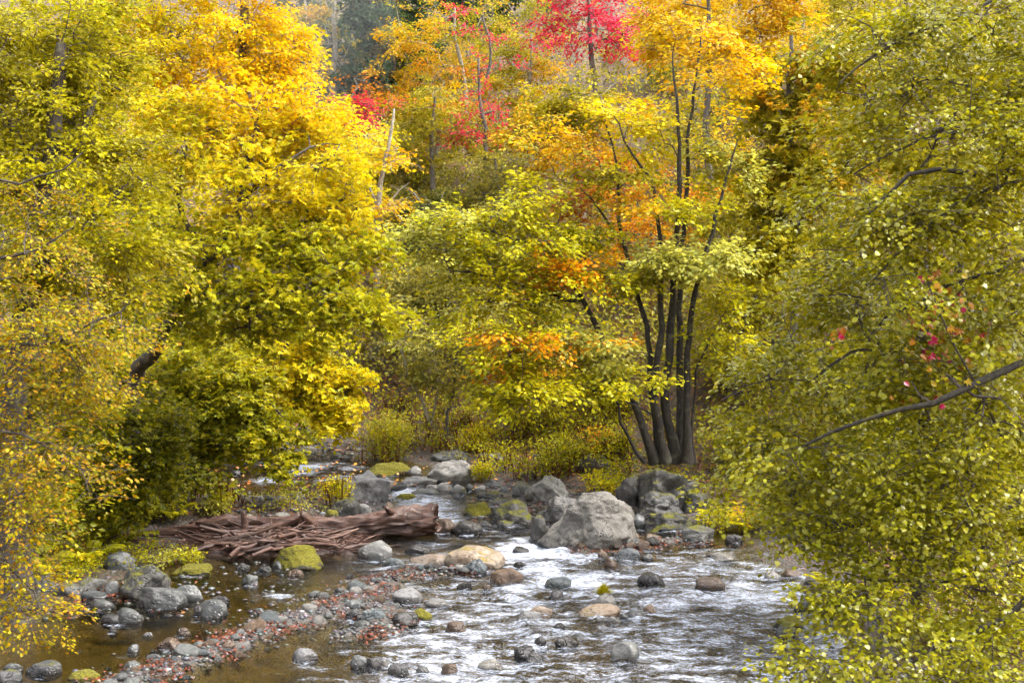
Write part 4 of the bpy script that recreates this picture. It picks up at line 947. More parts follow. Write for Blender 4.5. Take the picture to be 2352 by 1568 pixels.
# ---- the many-stemmed tree on the right bank
TB = np.array([(1540 - W / 2) / F * 28.6, 28.6, 0]); TB[2] = P(1540, 1062, 28.6)[2]
def b_(du, dy=0.0, dv=0): return (1540 + du, 1062 + dv, 28.6 + dy)
TSTEM = [
 ([b_(-36, -.1), (1478, 985, 28.4), (1445, 905, 28.3), (1402, 830, 28.2), (1362, 735, 28.1), (1312, 645, 28), (1268, 590, 28), (1180, 545, 27.9), (1110, 530, 27.9)], 0.091, 0.009),
 ([b_(-22, .1), (1497, 900, 28.6), (1490, 780, 28.6), (1468, 690, 28.7), (1432, 560, 28.8), (1420, 450, 28.9), (1412, 350, 29), (1380, 230, 29.1)], 0.073, 0.011),
 ([b_(-10, -.2), (1505, 920, 28.4), (1518, 760, 28.4), (1518, 620, 28.4), (1512, 520, 28.4), (1498, 425, 28.4), (1450, 350, 28.4), (1405, 260, 28.4)], 0.085, 0.011),
 ([b_(4, .1), (1530, 900, 28.6), (1542, 740, 28.6), (1552, 590, 28.6), (1560, 430, 28.6), (1556, 270, 28.6), (1545, 120, 28.6)], 0.103, 0.013),
 ([b_(20, .25), (1562, 900, 28.8), (1562, 740, 28.8), (1567, 560, 28.9), (1576, 400, 28.9), (1592, 230, 29), (1610, 80, 29)], 0.085, 0.013),
 ([b_(38, -.1), (1578, 930, 28.4), (1583, 790, 28.4), (1602, 645, 28.4), (1632, 540, 28.3), (1662, 430, 28.3), (1695, 320, 28.3)], 0.091, 0.011),
 ([b_(-58, -.2), (1438, 1000, 28.3), (1418, 930, 28.2), (1400, 860, 28.1), (1395, 790, 28)], 0.036, 0.009),
 ([b_(56, .1), (1594, 950, 28.7), (1600, 850, 28.7), (1640, 760, 28.7), (1680, 680, 28.7)], 0.034, 0.007),
 ([(1336, 690, 28.05), (1290, 685, 27.9), (1240, 668, 27.8), (1160, 645, 27.7), (1090, 628, 27.6), (1010, 618, 27.6)], 0.046, 0.005),
 ([(1430, 560, 28.8), (1395, 510, 28.6), (1370, 470, 28.5), (1330, 430, 28.4)], 0.036, 0.007),
 ([(1420, 870, 28.2), (1350, 800, 27.6), (1270, 770, 27.3), (1180, 760, 27.1)], 0.025, 0.005),
 ([(1495, 950, 28.4), (1400, 905, 27.6), (1300, 900, 27), (1200, 930, 26.8)], 0.021, 0.005)]
tree('many_stemmed_tree', 'dark many-stemmed tree fanning out from one mossy base on the right bank', TSTEM,
 [(1100, 500, 28, 130, 40, 22), (1230, 470, 28.3, 120, 45, 20), (1040, 580, 27.7, 90, 35, 14), (1150, 620, 27.7, 110, 30, 14), (1130, 700, 27.4, 130, 40, 18), (1310, 630, 27.9, 95, 40, 18, 'orange'), (1330, 640, 27.6, 120, 50, 14), (1270, 785, 27.2, 180, 20, 26, 'orange'), (1230, 760, 27.2, 120, 25, 10), (1000, 540, 27.8, 90, 40, 12), (1180, 560, 27.9, 150, 40, 20),
  (1200, 830, 27, 130, 35, 16), (1290, 880, 26.9, 140, 40, 20), (1400, 840, 27.4, 80, 35, 12), (1460, 870, 27.2, 70, 25, 9), (1540, 595, 27.8, 120, 25, 18, 'pale'), (1640, 590, 27.8, 90, 30, 14, 'pale'), (1440, 640, 28, 80, 40, 12), (1340, 540, 28.3, 110, 35, 16),
  (1380, 400, 28.7, 130, 60, 18, 'olive'), (1300, 330, 29, 120, 70, 14, 'amber'), (1480, 300, 29, 130, 90, 18, 'yellow'), (1600, 300, 29, 120, 110, 16, 'yellow'), (1690, 400, 28.6, 90, 90, 14, 'olive'), (1560, 120, 29, 170, 90, 18, 'amber'), (1700, 200, 28.8, 90, 90, 10, 'gold'), (1650, 690, 28.5, 80, 50, 10), (1580, 480, 28.3, 110, 40, 10), (1480, 480, 28.3, 60, 40, 4, 'amber'), (1180, 920, 26.8, 90, 30, 9), (1640, 780, 28.6, 70, 40, 8)],
 'ygreen', leaf=.105, tpl=T_OVAL, spr=(.62, .5), K=18, sprays=2500, tip=.0055, seg=.3, seed=71, gain=1.05, droop=.10, layer=.46, bark=BARK_STEM, limb_stems=(8, 9, 10, 11), flat=.14, thr=.02, clus=.45, stem_name='stem', mixp=[('pale', .82, 1.4)])
# ---- centre: grey clump and slender pale trees
tree('grey_stemmed_tree', 'grey three-stemmed tree with a tall pale half-bare leader at the bend of the stream',
 [([foot(835, 41), (812, 850, 41), (785, 790, 41), (762, 740, 41), (720, 620, 41)], .17, .05), ([foot(840, 41), (826, 850, 41.1), (812, 760, 41.2), (800, 660, 41.2)], .12, .04),
  ([foot(848, 40.8), (862, 830, 40.8), (868, 700, 40.8), (863, 560, 40.8), (870, 440, 40.8), (892, 330, 40.8), (905, 250, 40.8)], .15, .03), ([(866, 520, 40.8), (905, 450, 40.8), (940, 420, 40.8)], .05, .012), ([(866, 470, 40.8), (835, 400, 40.8), (820, 350, 40.8)], .05, .012), ([(864, 600, 40.8), (910, 560, 40.6), (950, 530, 40.6)], .04, .01)],
 [(750, 620, 41, 90, 70, 16), (870, 360, 40.8, 70, 80, 18), (910, 480, 40.8, 60, 60, 10), (820, 560, 41, 70, 60, 14), (890, 620, 40.7, 60, 50, 10), (780, 700, 41, 60, 40, 8)],
 'amber', leaf=.13, tpl=T_OVAL, spr=(.6, .5), K=11, sprays=330, tip=.008, seg=.35, seed=81, bark=BARK_PALE, limb_stems=(3, 4, 5), stem_name='stem', thr=.04, mixp=[('yellow', .5, 1.4)])
tree('slender_tree', 'slender pale leaning sapling left of its twin above the long grey slab',
 [([foot(1008, 35.5), (988, 965, 35.5), (965, 915, 35.5), (940, 860, 35.5), (915, 790, 35.5), (895, 730, 35.5)], .05, .012), ([(990, 970, 35.5), (1005, 900, 35.5), (1000, 830, 35.5)], .03, .01)],
 [(930, 790, 35.5, 60, 50, 14), (985, 850, 35.4, 70, 50, 14), (880, 720, 35.5, 40, 40, 6)], 'dull', leaf=.1, spr=(.5, .4), K=13, sprays=230, tip=.005, seed=82, bark=BARK_PALE, limb_stems=(1,), layer=.35, flat=.2, thr=.02)
tree('slender_tree', 'slender grey upright sapling right of the pale leaning one above the long grey slab',
 [([foot(1022, 35.2), (1028, 960, 35.2), (1040, 900, 35.2), (1048, 820, 35.2), (1060, 740, 35.2)], .05, .012)],
 [(1060, 790, 35.2, 80, 55, 16), (1040, 870, 35, 60, 40, 10), (1100, 720, 35.3, 60, 40, 8)], 'dull', leaf=.1, spr=(.5, .4), K=13, sprays=230, tip=.005, seed=83, bark=BARK_GREY, layer=.35, flat=.2, thr=.02, mixp=[('ygreen', .55, 1.4)])
tree('stout_trunk_tree', 'tree with a leaning stout trunk behind the orange tiers of the many-stemmed tree',
 [([foot(1235, 34.5), (1248, 920, 34.5), (1262, 860, 34.5), (1278, 780, 34.5), (1290, 690, 34.5)], .15, .07)],
 [(1180, 830, 34.3, 110, 50, 20), (1310, 820, 34.3, 110, 60, 20), (1240, 730, 34.4, 130, 60, 24), (1120, 790, 34.2, 90, 40, 14), (1350, 900, 34, 80, 40, 10)], 'ygreen', leaf=.115, spr=(.6, .5), K=15, sprays=480, tip=.006, seed=84, layer=.4, flat=.2, thr=.03, mixp=[('orange', -.4, .3)])
# ---- the hillside and the fill behind: (name, label, u, depth, blobs, palette, sprays, leaf, bark, seed, extras)
def hill_tree(name, label, u, y, blobs, pal, sprays, leaf=.13, bark=None, seed=1, r0=.14, lean=0, group=None, **kw):
    top = min(b[1] - b[4] * .6 for b in blobs); f_ = foot(u, y); up_ = blobs[0]
    vb = HZ + (CAMZ - f_[2]) / y * F
    rg = np.random.default_rng(seed); k = 5
    st = [f_] + [(u + lean * t + rg.normal() * 6 + (up_[0] - u - lean) * t * t * .4, vb + (top - vb) * t, y) for t in np.linspace(.2, 1, k)]
    if pal == 'amber' and 'mixp' not in kw: kw['mixp'] = [('olive', .56, 1.4), ('orange', -.4, .2)]
    d = dict(tpl=T_RHOMB, gain=.95, spr=(.8, .65), K=18, tip=.009, seg=.45, bark=bark or BARK_GREY, lmat=LEAF_FAR, thr=.05, sides=7, twigs=False, layer=.5, flat=.3, droop=.2); d.update(kw)
    return tree(name, label, [(st, r0, .035)], blobs, pal, leaf=leaf, sprays=sprays, seed=seed, group=group, **d)
HT = hill_tree
PROTO = {}
def HTC(name, label, u, y, blobs, pal, sprays, seed=1, group=None, **kw):
    """a background tree: the first of each colour is built, the others are copies of it"""
    key = (name, pal, seed % 2); b0 = blobs[0]; f_ = np.array(foot(u, y)[:3]); hgt = P(b0[0], b0[1], y)[2] - f_[2]
    ok = key in PROTO and 0.5 < (hgt / PROTO[key][1]) / (b0[3] * mpp(y) / PROTO[key][2]) < 2.0
    if not ok or hgt < 1.5:
        o = hill_tree(name, label, u, y, blobs, pal, sprays, seed=seed, group=group, K=14, **kw)
        if hgt >= 1.5 and key not in PROTO: PROTO[key] = (o, hgt, b0[3] * mpp(y))
        return o
    src, h0, r0_ = PROTO[key]; rg = np.random.default_rng(seed); o = src.copy(); COL.objects.link(o); o.location = f_.tolist()
    z_ = hgt / h0; x_ = b0[3] * mpp(y) / r0_; o.scale = (x_ * rg.choice([-1, 1]), x_, z_); o.rotation_euler = (0, 0, rg.uniform(-.8, .8)); tag(o, label, 'tree', group)
    for ch in list(src.children):
        c = ch.copy(); COL.objects.link(c); c.parent = o
    return o
HT('gold_green_tree', 'gold and green tiered tree on the hillside above the half-bare leader', 1000, 50, [(960, 300, 50, 110, 50, 24, 'pale'), (940, 360, 49.5, 110, 50, 20), (1010, 250, 50, 90, 60, 18, 'amber'), (960, 420, 49.5, 90, 40, 12, 'dull')], 'olive', 620, seed=101, bark=BARK_PALE, lean=20)
HT('amber_tree', 'amber half-bare tree with pale slender stems on the upper hillside left of the crimson tree', 1060, 57, [(1030, 130, 57, 120, 90, 30), (1000, 220, 57, 100, 60, 20), (1110, 60, 57, 70, 70, 14), (960, 80, 57, 80, 80, 16)], 'amber', 560, seed=102, bark=BARK_PALE, K=13)
HT('amber_tree', 'amber tree at the right edge of the misty notch on the hillside', 905, 62, [(890, 170, 62, 90, 70, 22), (850, 230, 62, 50, 50, 10), (930, 90, 62, 70, 60, 12), (880, 270, 61.5, 70, 40, 12)], 'amber', 380, seed=103, bark=BARK_GREY, leaf=.16)
HT('crimson_maple', 'crimson maple at the top of the picture right of centre', 1370, 50, [(1300, 30, 50, 80, 45, 16), (1400, 25, 50, 90, 50, 20), (1450, 85, 50, 60, 40, 9), (1265, 90, 50, 60, 26, 8), (1350, 90, 50, 50, 25, 6), (1340, -60, 50, 140, 60, 18)], 'crimson', 360, leaf=.13, seed=104, gain=1.0)
HT('crimson_sapling', 'small crimson maple on the hillside left of the many-stemmed tree top', 1105, 47, [(1095, 265, 47, 55, 40, 12), (1140, 250, 47, 50, 30, 8), (1070, 300, 46.8, 30, 30, 5), (1110, 170, 47, 50, 60, 6)], 'crimson', 100, leaf=.12, seed=105, bark=BARK_GREY, r0=.1, K=12, mixp=[('rust', .62, 1.4)])
HT('crimson_sapling', 'small dull crimson tree at the right rim of the golden tree', 790, 46, [(780, 265, 46, 50, 30, 12), (830, 240, 46, 40, 30, 7), (870, 235, 48, 40, 40, 6)], 'crimson', 110, leaf=.12, seed=106, r0=.09, mixp=[('rust', .5, 1.4)])
HT('crimson_sapling', 'sparse red-leaved tree among amber leaves near the top centre', 1120, 54, [(1110, 90, 54, 50, 60, 7), (1060, 60, 54, 50, 40, 5), (1200, 90, 54, 50, 40, 5)], 'crimson', 60, leaf=.13, seed=107, r0=.09, K=10)
HT('conifer', 'dark blue-green conifer rising in the misty notch at the top', 855, 62, [(850, -20, 62, 50, 100, 20), (850, 90, 62, 65, 90, 30), (850, 190, 62, 80, 60, 20)], 'conifer', 560, leaf=.2, seed=108, bark=BARK_DARK, layer=1.0, droop=.5)
HT('conifer', 'dark conifer right of the misty notch, behind the amber trees', 935, 66, [(930, -20, 66, 60, 110, 20), (930, 110, 66, 75, 80, 24)], 'conifer', 460, leaf=.2, seed=109, layer=1.0, droop=.5)
HT('conifer', 'dark conifer behind the gold and green tiered tree', 1010, 66, [(1010, 330, 66, 90, 90, 24), (1000, 220, 66, 70, 80, 16)], 'conifer', 420, leaf=.18, seed=110, layer=.8, droop=.5)
HT('misty_tree', 'pale bare-branched tree standing in the mist of the notch', 770, 63, [(770, 60, 63, 60, 110, 18), (740, 150, 63, 50, 50, 8), (800, 0, 63, 60, 60, 8)], 'amber', 130, leaf=.18, seed=111, bark=BARK_PALE, r0=.2, K=8, tip=.016)
HT('misty_tree', 'orange-flecked pale tree at the left of the misty notch', 700, 64, [(700, 0, 64, 60, 80, 14), (670, 60, 64, 50, 50, 8)], 'amber', 200, leaf=.18, seed=112, bark=BARK_PALE, K=10, tip=.014)
HT('amber_tree', 'amber-orange open tree behind the upper stems of the many-stemmed tree', 1330, 44, [(1270, 250, 44, 100, 80, 20), (1370, 220, 44, 110, 80, 20), (1300, 350, 43.5, 110, 70, 18), (1220, 340, 44, 70, 80, 10)], 'amber', 560, seed=113, bark=BARK_PALE, leaf=.14)
HT('amber_tree', 'amber tree below the crimson maple, left of the upper stems', 1220, 52, [(1200, 200, 52, 90, 80, 18), (1240, 120, 52, 90, 60, 14), (1170, 300, 51, 70, 60, 10)], 'amber', 400, seed=114, bark=BARK_PALE, leaf=.125, mixp=[('olive', .55, 1.4)])
HT('golden_tree', 'golden-orange tree at the top between crimson maple and olive leaves', 1640, 40, [(1580, 60, 40, 120, 80, 26), (1700, 110, 40, 110, 90, 26), (1640, -50, 40, 150, 60, 20), (1760, 30, 40, 90, 80, 16)], 'gold', 780, seed=115, leaf=.13, mixp=[('amber', -.4, .45)])
HT('orange_maple', 'orange and olive maple beside the drooping leaves, right of the many-stemmed tree', 1830, 30, [(1800, 230, 30, 110, 90, 24), (1860, 380, 30, 90, 80, 20), (1780, 420, 30, 80, 80, 16), (1860, 130, 30, 110, 80, 18), (1760, 560, 29.5, 80, 60, 14, 'olive')], 'amber', 700, seed=116, leaf=.12, tpl=T_MAPLE, mixp=[('olive', .45, 1.4)], bark=BARK_GREY, r0=.1)
HT('olive_tree_crown', 'olive tree between the orange maple and the many-stemmed tree', 1730, 33, [(1720, 560, 33, 90, 80, 20), (1740, 700, 33, 100, 70, 20), (1720, 830, 32, 90, 60, 16), (1690, 460, 33, 70, 60, 10)], 'olive', 560, seed=117, leaf=.11, bark=BARK_DARK, r0=.1)
HT('dark_evergreen', 'dark green tree in the hollow behind the many-stemmed tree', 1640, 38, [(1640, 850, 38, 110, 70, 24), (1560, 780, 38, 90, 80, 16), (1700, 930, 36, 90, 60, 16)], 'dark', 520, seed=118, leaf=.12, bark=BARK_DARK)
HT('rust_tree', 'rust and orange leaved tree showing between the upper stems', 1420, 40, [(1420, 400, 40, 100, 70, 16), (1470, 520, 39, 90, 60, 14), (1350, 470, 40, 70, 60, 10), (1620, 480, 39, 70, 80, 10)], 'rust', 400, seed=119, leaf=.13, mixp=[('orange', .45, 1.4)])
for i, (lab, u, y, bl, pl, sp) in enumerate([
 ('dark green tree low on the hillside right of the half-bare leader', 960, 45, [(960, 480, 45, 80, 60, 16), (1000, 560, 44, 110, 50, 18), (920, 560, 45, 50, 50, 8)], 'dark', 420),
 ('dull olive tree in the middle of the picture, left of the orange tiers', 1000, 40, [(990, 640, 40, 110, 60, 22), (1060, 700, 39.5, 100, 50, 16), (930, 700, 40, 60, 50, 10)], 'dull', 520),
 ('dark layered tree under the small crimson maple', 1140, 46, [(1130, 400, 46, 100, 60, 18), (1170, 470, 45, 110, 50, 16), (1080, 470, 46, 70, 50, 10)], 'dull', 460),
 ('yellow tree glimpsed left of the half-bare leader', 800, 44, [(810, 450, 44, 60, 60, 14), (780, 540, 44, 60, 60, 12), (830, 330, 44, 50, 50, 8)], 'yellow', 330),
 ('olive tree behind the yellow maple spray and grey clump', 700, 46, [(650, 700, 46, 90, 70, 16), (720, 760, 45, 70, 50, 10), (600, 780, 44, 90, 70, 14)], 'olive', 420),
 ('deep green tree between grey clump and pale leaning sapling', 920, 43, [(920, 830, 43, 70, 60, 14), (890, 900, 42.5, 60, 50, 12), (960, 770, 43, 70, 50, 10)], 'dark', 380),
 ('dull green tree behind the twin slender saplings', 1090, 41, [(1070, 860, 41, 100, 60, 16), (1140, 920, 40, 100, 50, 14), (1000, 800, 41, 60, 50, 8)], 'dull', 420),
 ('yellow-green tree up the slope behind the crimson maple', 1500, 60, [(1480, 130, 60, 140, 90, 22), (1560, 220, 58, 110, 80, 14), (1250, 40, 62, 130, 80, 16)], 'olive', 460)]):
    HT('hillside_tree', lab, u, y, bl, pl, sp, seed=140 + i, leaf=.115, bark=BARK_GREY, r0=.12)
# fill behind the near trees, left and right
for i, (lab, u, y, bl, pl, sp) in enumerate([
 ('shaded tree behind the upper left olive crown', 150, 30, [(100, 200, 30, 220, 150, 26), (250, 400, 30, 170, 150, 24), (80, 520, 29, 180, 120, 18)], 'olive', 620),
 ('shaded green tree behind the leaning trunk', 420, 31, [(380, 700, 31, 120, 90, 18), (280, 780, 30, 130, 80, 18), (480, 800, 31, 110, 70, 14), (200, 650, 30, 120, 90, 12)], 'green', 560),
 ('dark tree at the left edge behind the orange-gold twigs', 60, 22, [(60, 850, 22, 150, 100, 18), (80, 1020, 21.5, 150, 80, 16), (160, 760, 22, 120, 80, 12), (30, 1180, 20, 110, 70, 12)], 'green', 520),
 ('olive tree behind the upper right drooping leaves', 2200, 21, [(2200, 150, 21, 200, 170, 24), (2000, 350, 21, 170, 150, 20), (2250, 420, 20, 170, 120, 16), (1960, 120, 22, 150, 130, 16)], 'olive', 700),
 ('olive tree behind the middle of the right drooping leaves', 2120, 19, [(2150, 640, 19, 220, 130, 22), (1950, 620, 20, 130, 120, 16), (2050, 820, 19, 200, 110, 18), (2280, 800, 18, 130, 120, 12)], 'right', 620),
 ('low green tree behind the lower right drooping leaves', 2440, 18, [(2150, 1020, 18, 220, 100, 20), (1930, 1020, 19, 150, 80, 14), (2280, 1180, 17, 140, 90, 12), (2080, 1170, 17.5, 170, 60, 12), (1850, 1140, 19, 110, 50, 10)], 'right', 620)]):
    HT('shaded_tree', lab, u, y, bl, pl, sp, seed=170 + i, leaf=.11, bark=BARK_DARK, r0=.12, tpl=T_RHOMB, spr=(.65, .55), tip=.007, thr=.04, lmat=LEAF)

for i, (u, y, v, pl) in enumerate([(600, 62, 60, 'gold'), (980, 70, 60, 'olive'), (1080, 68, 150, 'amber'), (1180, 66, 60, 'olive'), (1300, 70, 130, 'amber'), (1420, 64, 180, 'amber'), (1540, 66, 60, 'gold'), (1650, 52, 260, 'olive'), (1130, 58, 330, 'dull'), (1230, 56, 420, 'olive'),
        (1330, 54, 330, 'amber'), (1040, 54, 430, 'dark'), (900, 52, 400, 'olive'), (840, 56, 480, 'dark'), (1250, 48, 560, 'olive'), (1380, 50, 560, 'dull'), (1500, 48, 420, 'amber'), (1620, 44, 560, 'olive'), (1130, 44, 620, 'dull'), (1720, 46, 340, 'gold'), (1700, 56, -10, 'amber'), (1830, 54, 0, 'gold'), (1580, 60, -30, 'olive'), (1960, 50, -20, 'olive'), (1480, 42, 720, 'dark'), (1000, 48, 250, 'olive')]):
    HTC('background_tree', ADJ[pl] + ' background hillside tree showing ' + where(u, v, TREE_ANCHORS), u, y, [(u, v, y, 100, 70, 14), (u - 60, v + 60, y, 80, 55, 8), (u + 60, v + 70, y - .5, 80, 60, 8)], pl, 330, seed=200 + i, leaf=.125, bark=BARK_PALE if i % 3 == 0 else BARK_GREY, r0=.12, group='background trees on the far hillside',
       mixp=[('olive', -.4, .2), ('amber', .8, 1.4)])

for i, (u, y, v, pl) in enumerate([(60, 44, 60, 'olive'), (200, 46, 140, 'gold'), (330, 44, 320, 'yellow'), (120, 40, 330, 'olive'), (250, 38, 520, 'olive'), (420, 42, 520, 'yellow'), (520, 44, 640, 'olive'), (90, 36, 620, 'green'), (600, 48, 480, 'gold'), (430, 38, 720, 'ygreen'), (330, 60, 80, 'gold'), (700, 52, 420, 'yellow'), (560, 40, 860, 'green'), (300, 34, 900, 'green')]):
    HTC('background_tree', ADJ[pl] + ' shaded tree behind the left bank, ' + where(u, v, TREE_ANCHORS), u, y, [(u, v, y, 120, 90, 16), (u - 80, v + 70, y, 100, 70, 9), (u + 80, v + 70, y - .5, 100, 70, 9)], pl, 420, seed=270 + i, leaf=.12, bark=BARK_GREY, r0=.12, group='background trees behind the left bank')
for i, (u, y, v, pl) in enumerate([(1850, 48, 60, 'gold'), (2000, 44, 150, 'olive'), (2150, 40, 60, 'olive'), (2300, 36, 120, 'olive'), (2080, 46, -60, 'olive'), (2260, 42, -60, 'olive'), (1900, 40, 350, 'amber'), (2080, 34, 380, 'olive'), (2250, 30, 420, 'green'), (1850, 38, 560, 'olive'), (2000, 32, 620, 'olive'), (2200, 27, 680, 'green'), (1820, 36, 760, 'green'), (1950, 28, 860, 'olive'), (2150, 25, 950, 'green'), (2330, 24, 820, 'green'), (1800, 32, 950, 'olive'), (1980, 25, 1080, 'green')]):
    HTC('background_tree', ADJ[pl] + ' shaded tree behind the right bank, ' + where(u, v, TREE_ANCHORS), u, y, [(u, v, y, 120, 90, 16), (u - 80, v + 70, y, 100, 70, 9), (u + 80, v + 70, y - .5, 100, 70, 9)], pl, 420, seed=300 + i, leaf=.12, bark=BARK_GREY, r0=.12, group='background trees behind the right bank')
for i, (u, y, v) in enumerate([(690, 70, 40), (750, 68, 120), (800, 72, 20), (890, 74, 40), (960, 72, 140), (1040, 76, 40), (820, 66, 230), (1140, 74, 60), (1260, 76, 60)]):
    HTC('background_conifer', 'distant dark conifer high on the far slope, ' + where(u, v, TREE_ANCHORS), u, y, [(u, v - 70, y, 40, 70, 12), (u, v + 40, y, 60, 70, 16)], 'conifer', 330, seed=240 + i, leaf=.2, bark=BARK_GREY, r0=.14, layer=.9, droop=.5, group='distant conifers on the far slope')
# ================================================================== DRIFTWOOD
def wood_material(name, c1, c2, c3, rough=.6):
    m, t, N, L = nmat(name); o = N('OutputMaterial'); p = N('BsdfPrincipled'); p.inputs['Roughness'].default_value = rough
    a = N('Attribute'); a.attribute_name = 'col'; tc = N('TexCoord')
    mp = N('Mapping'); mp.inputs['Scale'].default_value = (.35, 2.2, 2.2); L(tc.outputs['Object'], mp.inputs[0])
    n = noise(N, L, mp.outputs[0], 11, 7, .7); n2 = noise(N, L, tc.outputs['Object'], 3, 4)
    c = ramp(N, L, n, [(.3, c1), (.52, c2), (.75, c3)])
    c = mixc(N, L, .8, c, ramp(N, L, n2, [(.3, (.6, .55, .5)), (.7, (1.25, 1.2, 1.15))]), 'MULTIPLY')
    c = mixc(N, L, 1.0, c, a.outputs['Color'], 'MULTIPLY'); L(c, p.inputs['Base Color'])
    b = N('Bump'); b.inputs['Strength'].default_value = .9; b.inputs['Distance'].default_value = .02; L(n, b.inputs['Height']); L(b.outputs[0], p.inputs['Normal'])
    L(p.outputs[0], o.inputs['Surface']); return m
WOOD = wood_material('wet_driftwood', (.020, .010, .007), (.088, .046, .033), (.25, .16, .125), .42)
WOODP = wood_material('cut_wood', (.22, .11, .06), (.42, .24, .14), (.55, .36, .24))
def log_mesh(pts, rad_, sides, ridge, seed, cap=True, step=.07):
    q = smooth_line(pts, step); n = len(q); r = np.interp(np.linspace(0, 1, n), np.linspace(0, 1, len(rad_)), rad_)
    v, f = tube(q, r, sides); k = np.arange(n * sides); th = (k % sides) / sides * 2 * math.pi; s_ = (k // sides) * step
    tw = th + s_ * .35
    nz = fbm(np.stack([np.cos(tw) * 2.4, np.sin(tw) * 2.4, s_ * .55], 1) + seed, 3, 3) + .5 * fbm(np.stack([np.cos(tw) * 6, np.sin(tw) * 6, s_ * 1.2], 1) + seed, 3, 9)
    nz = -np.abs(nz) * 1.9 + .45 + .5 * fbm(np.stack([np.cos(tw) * 1.2, np.sin(tw) * 1.2, s_ * 1.6], 1) + seed + 9, 2, 5)
    cc = np.repeat(q, sides, 0); v = cc + (v - cc) * (1 + ridge * nz)[:, None]
    faces = [f]; col = np.ones((len(v), 3)) * np.ones((len(v), 1))
    if cap:
        for e, c in ((0, q[0] + (q[1] - q[0]) * .5), (n - 1, q[-1] + (q[-2] - q[-1]) * .5)):
            en = slice(e * sides, e * sides + sides); v[en] += (q[0] - q[1] if e == 0 else q[-1] - q[-2])[None] * np.random.default_rng(seed).normal(size=(sides, 1)) * 1.1 * (r[e] > .1)
            v = np.vstack([v, c[None]]); col = np.vstack([col, [[1.1, 1.05, 1]]]); i = np.arange(sides) + e * sides
            t = np.stack([i, np.roll(i, -1), np.full(sides, len(v) - 1)], 1); faces.append(t)
    return v, faces, col
def log(name, label, cat, pts, rad_, sides=20, ridge=.2, seed=1, mat=None, parent=None, off=None, part=None):
    pts = np.array(pts); v, fs, col = log_mesh(pts, rad_, sides, ridge, seed); mb = MB(); b0 = pts.mean(0) if off is None else off
    mb.v.append(v.astype(np.float32)); mb.c.append(col.astype(np.float32)); mb.n = len(v)
    for f in fs:
        if f.shape[1] == 4: mb.q.append(f); mb.qm.append(np.zeros(len(f), np.int32))
        else: mb.t.append(f); mb.tm.append(np.zeros(len(f), np.int32))
    o = mb.build(part or name, mat or WOOD, parent, b0, True)
    if parent is None: o.location = [float(x) for x in b0]; tag(o, label, cat)
    return o
pts = np.array([P(1003, 1193, 25.3), P(950, 1196, 25.3), P(880, 1202, 25.2), P(780, 1212, 25.1), P(690, 1210, 25.1), P(600, 1206, 25.1), P(520, 1209, 25), P(440, 1215, 25)])
lr = thing('driftwood_log', 'long thick reddish-brown weathered log lying across the driftwood pile to the water', 'log', pts.mean(0))
log('trunk', '', '', pts, [.27, .27, .235, .19, .16, .15, .18, .19, .13], 44, .46, 3, parent=lr, off=pts.mean(0), part='trunk')
q = np.array([P(905, 1183, 25.2), P(893, 1172, 25.0), P(884, 1163, 24.95)]); log('s', '', '', q, [.09, .07, .035], 10, .3, 5, parent=lr, off=pts.mean(0), part='branch_stub')
q = np.array([P(720, 1208, 25.0), P(704, 1190, 24.8), P(690, 1178, 24.7)]); log('s', '', '', q, [.11, .09, .06], 10, .3, 6, parent=lr, off=pts.mean(0), part='branch_stub')
log('driftwood_log', 'thin dark log lying left of the thick log on the left shore', 'log', [P(455, 1214, 24.9), P(390, 1222, 24.9), P(320, 1230, 24.9), P(245, 1241, 24.9)], [.11, .085, .08, .085], 14, .2, 7)
log('driftwood_log', 'long crooked grey-brown branch in front of the thick log', 'log', [P(238, 1268, 24.2), P(290, 1252, 24.3), P(380, 1250, 24.4), P(470, 1252, 24.4), P(540, 1240, 24.45), P(610, 1220, 24.6), P(690, 1184, 24.75)], [.06, .075, .08, .10, .085, .085, .075], 14, .16, 8)
log('driftwood_log', 'short branch crossing beneath the crooked branch at the pile', 'log', [P(480, 1250, 24.3), P(560, 1228, 24.5), P(620, 1205, 24.8)], [.06, .06, .05], 12, .2, 9)
log('root_stub', 'upright broken root standing in the driftwood pile', 'root', [P(566, 1240, 24.6), P(562, 1205, 24.6), P(556, 1172, 24.55)], [.075, .06, .03], 10, .35, 10)
log('cut_log', 'short pale pinkish cut log resting on stones at the far left shore', 'log', [P(176, 1316, 22.7), P(225, 1315, 22.7), P(277, 1313, 22.7)], [.058, .066, .066], 16, .06, 11, WOODP)
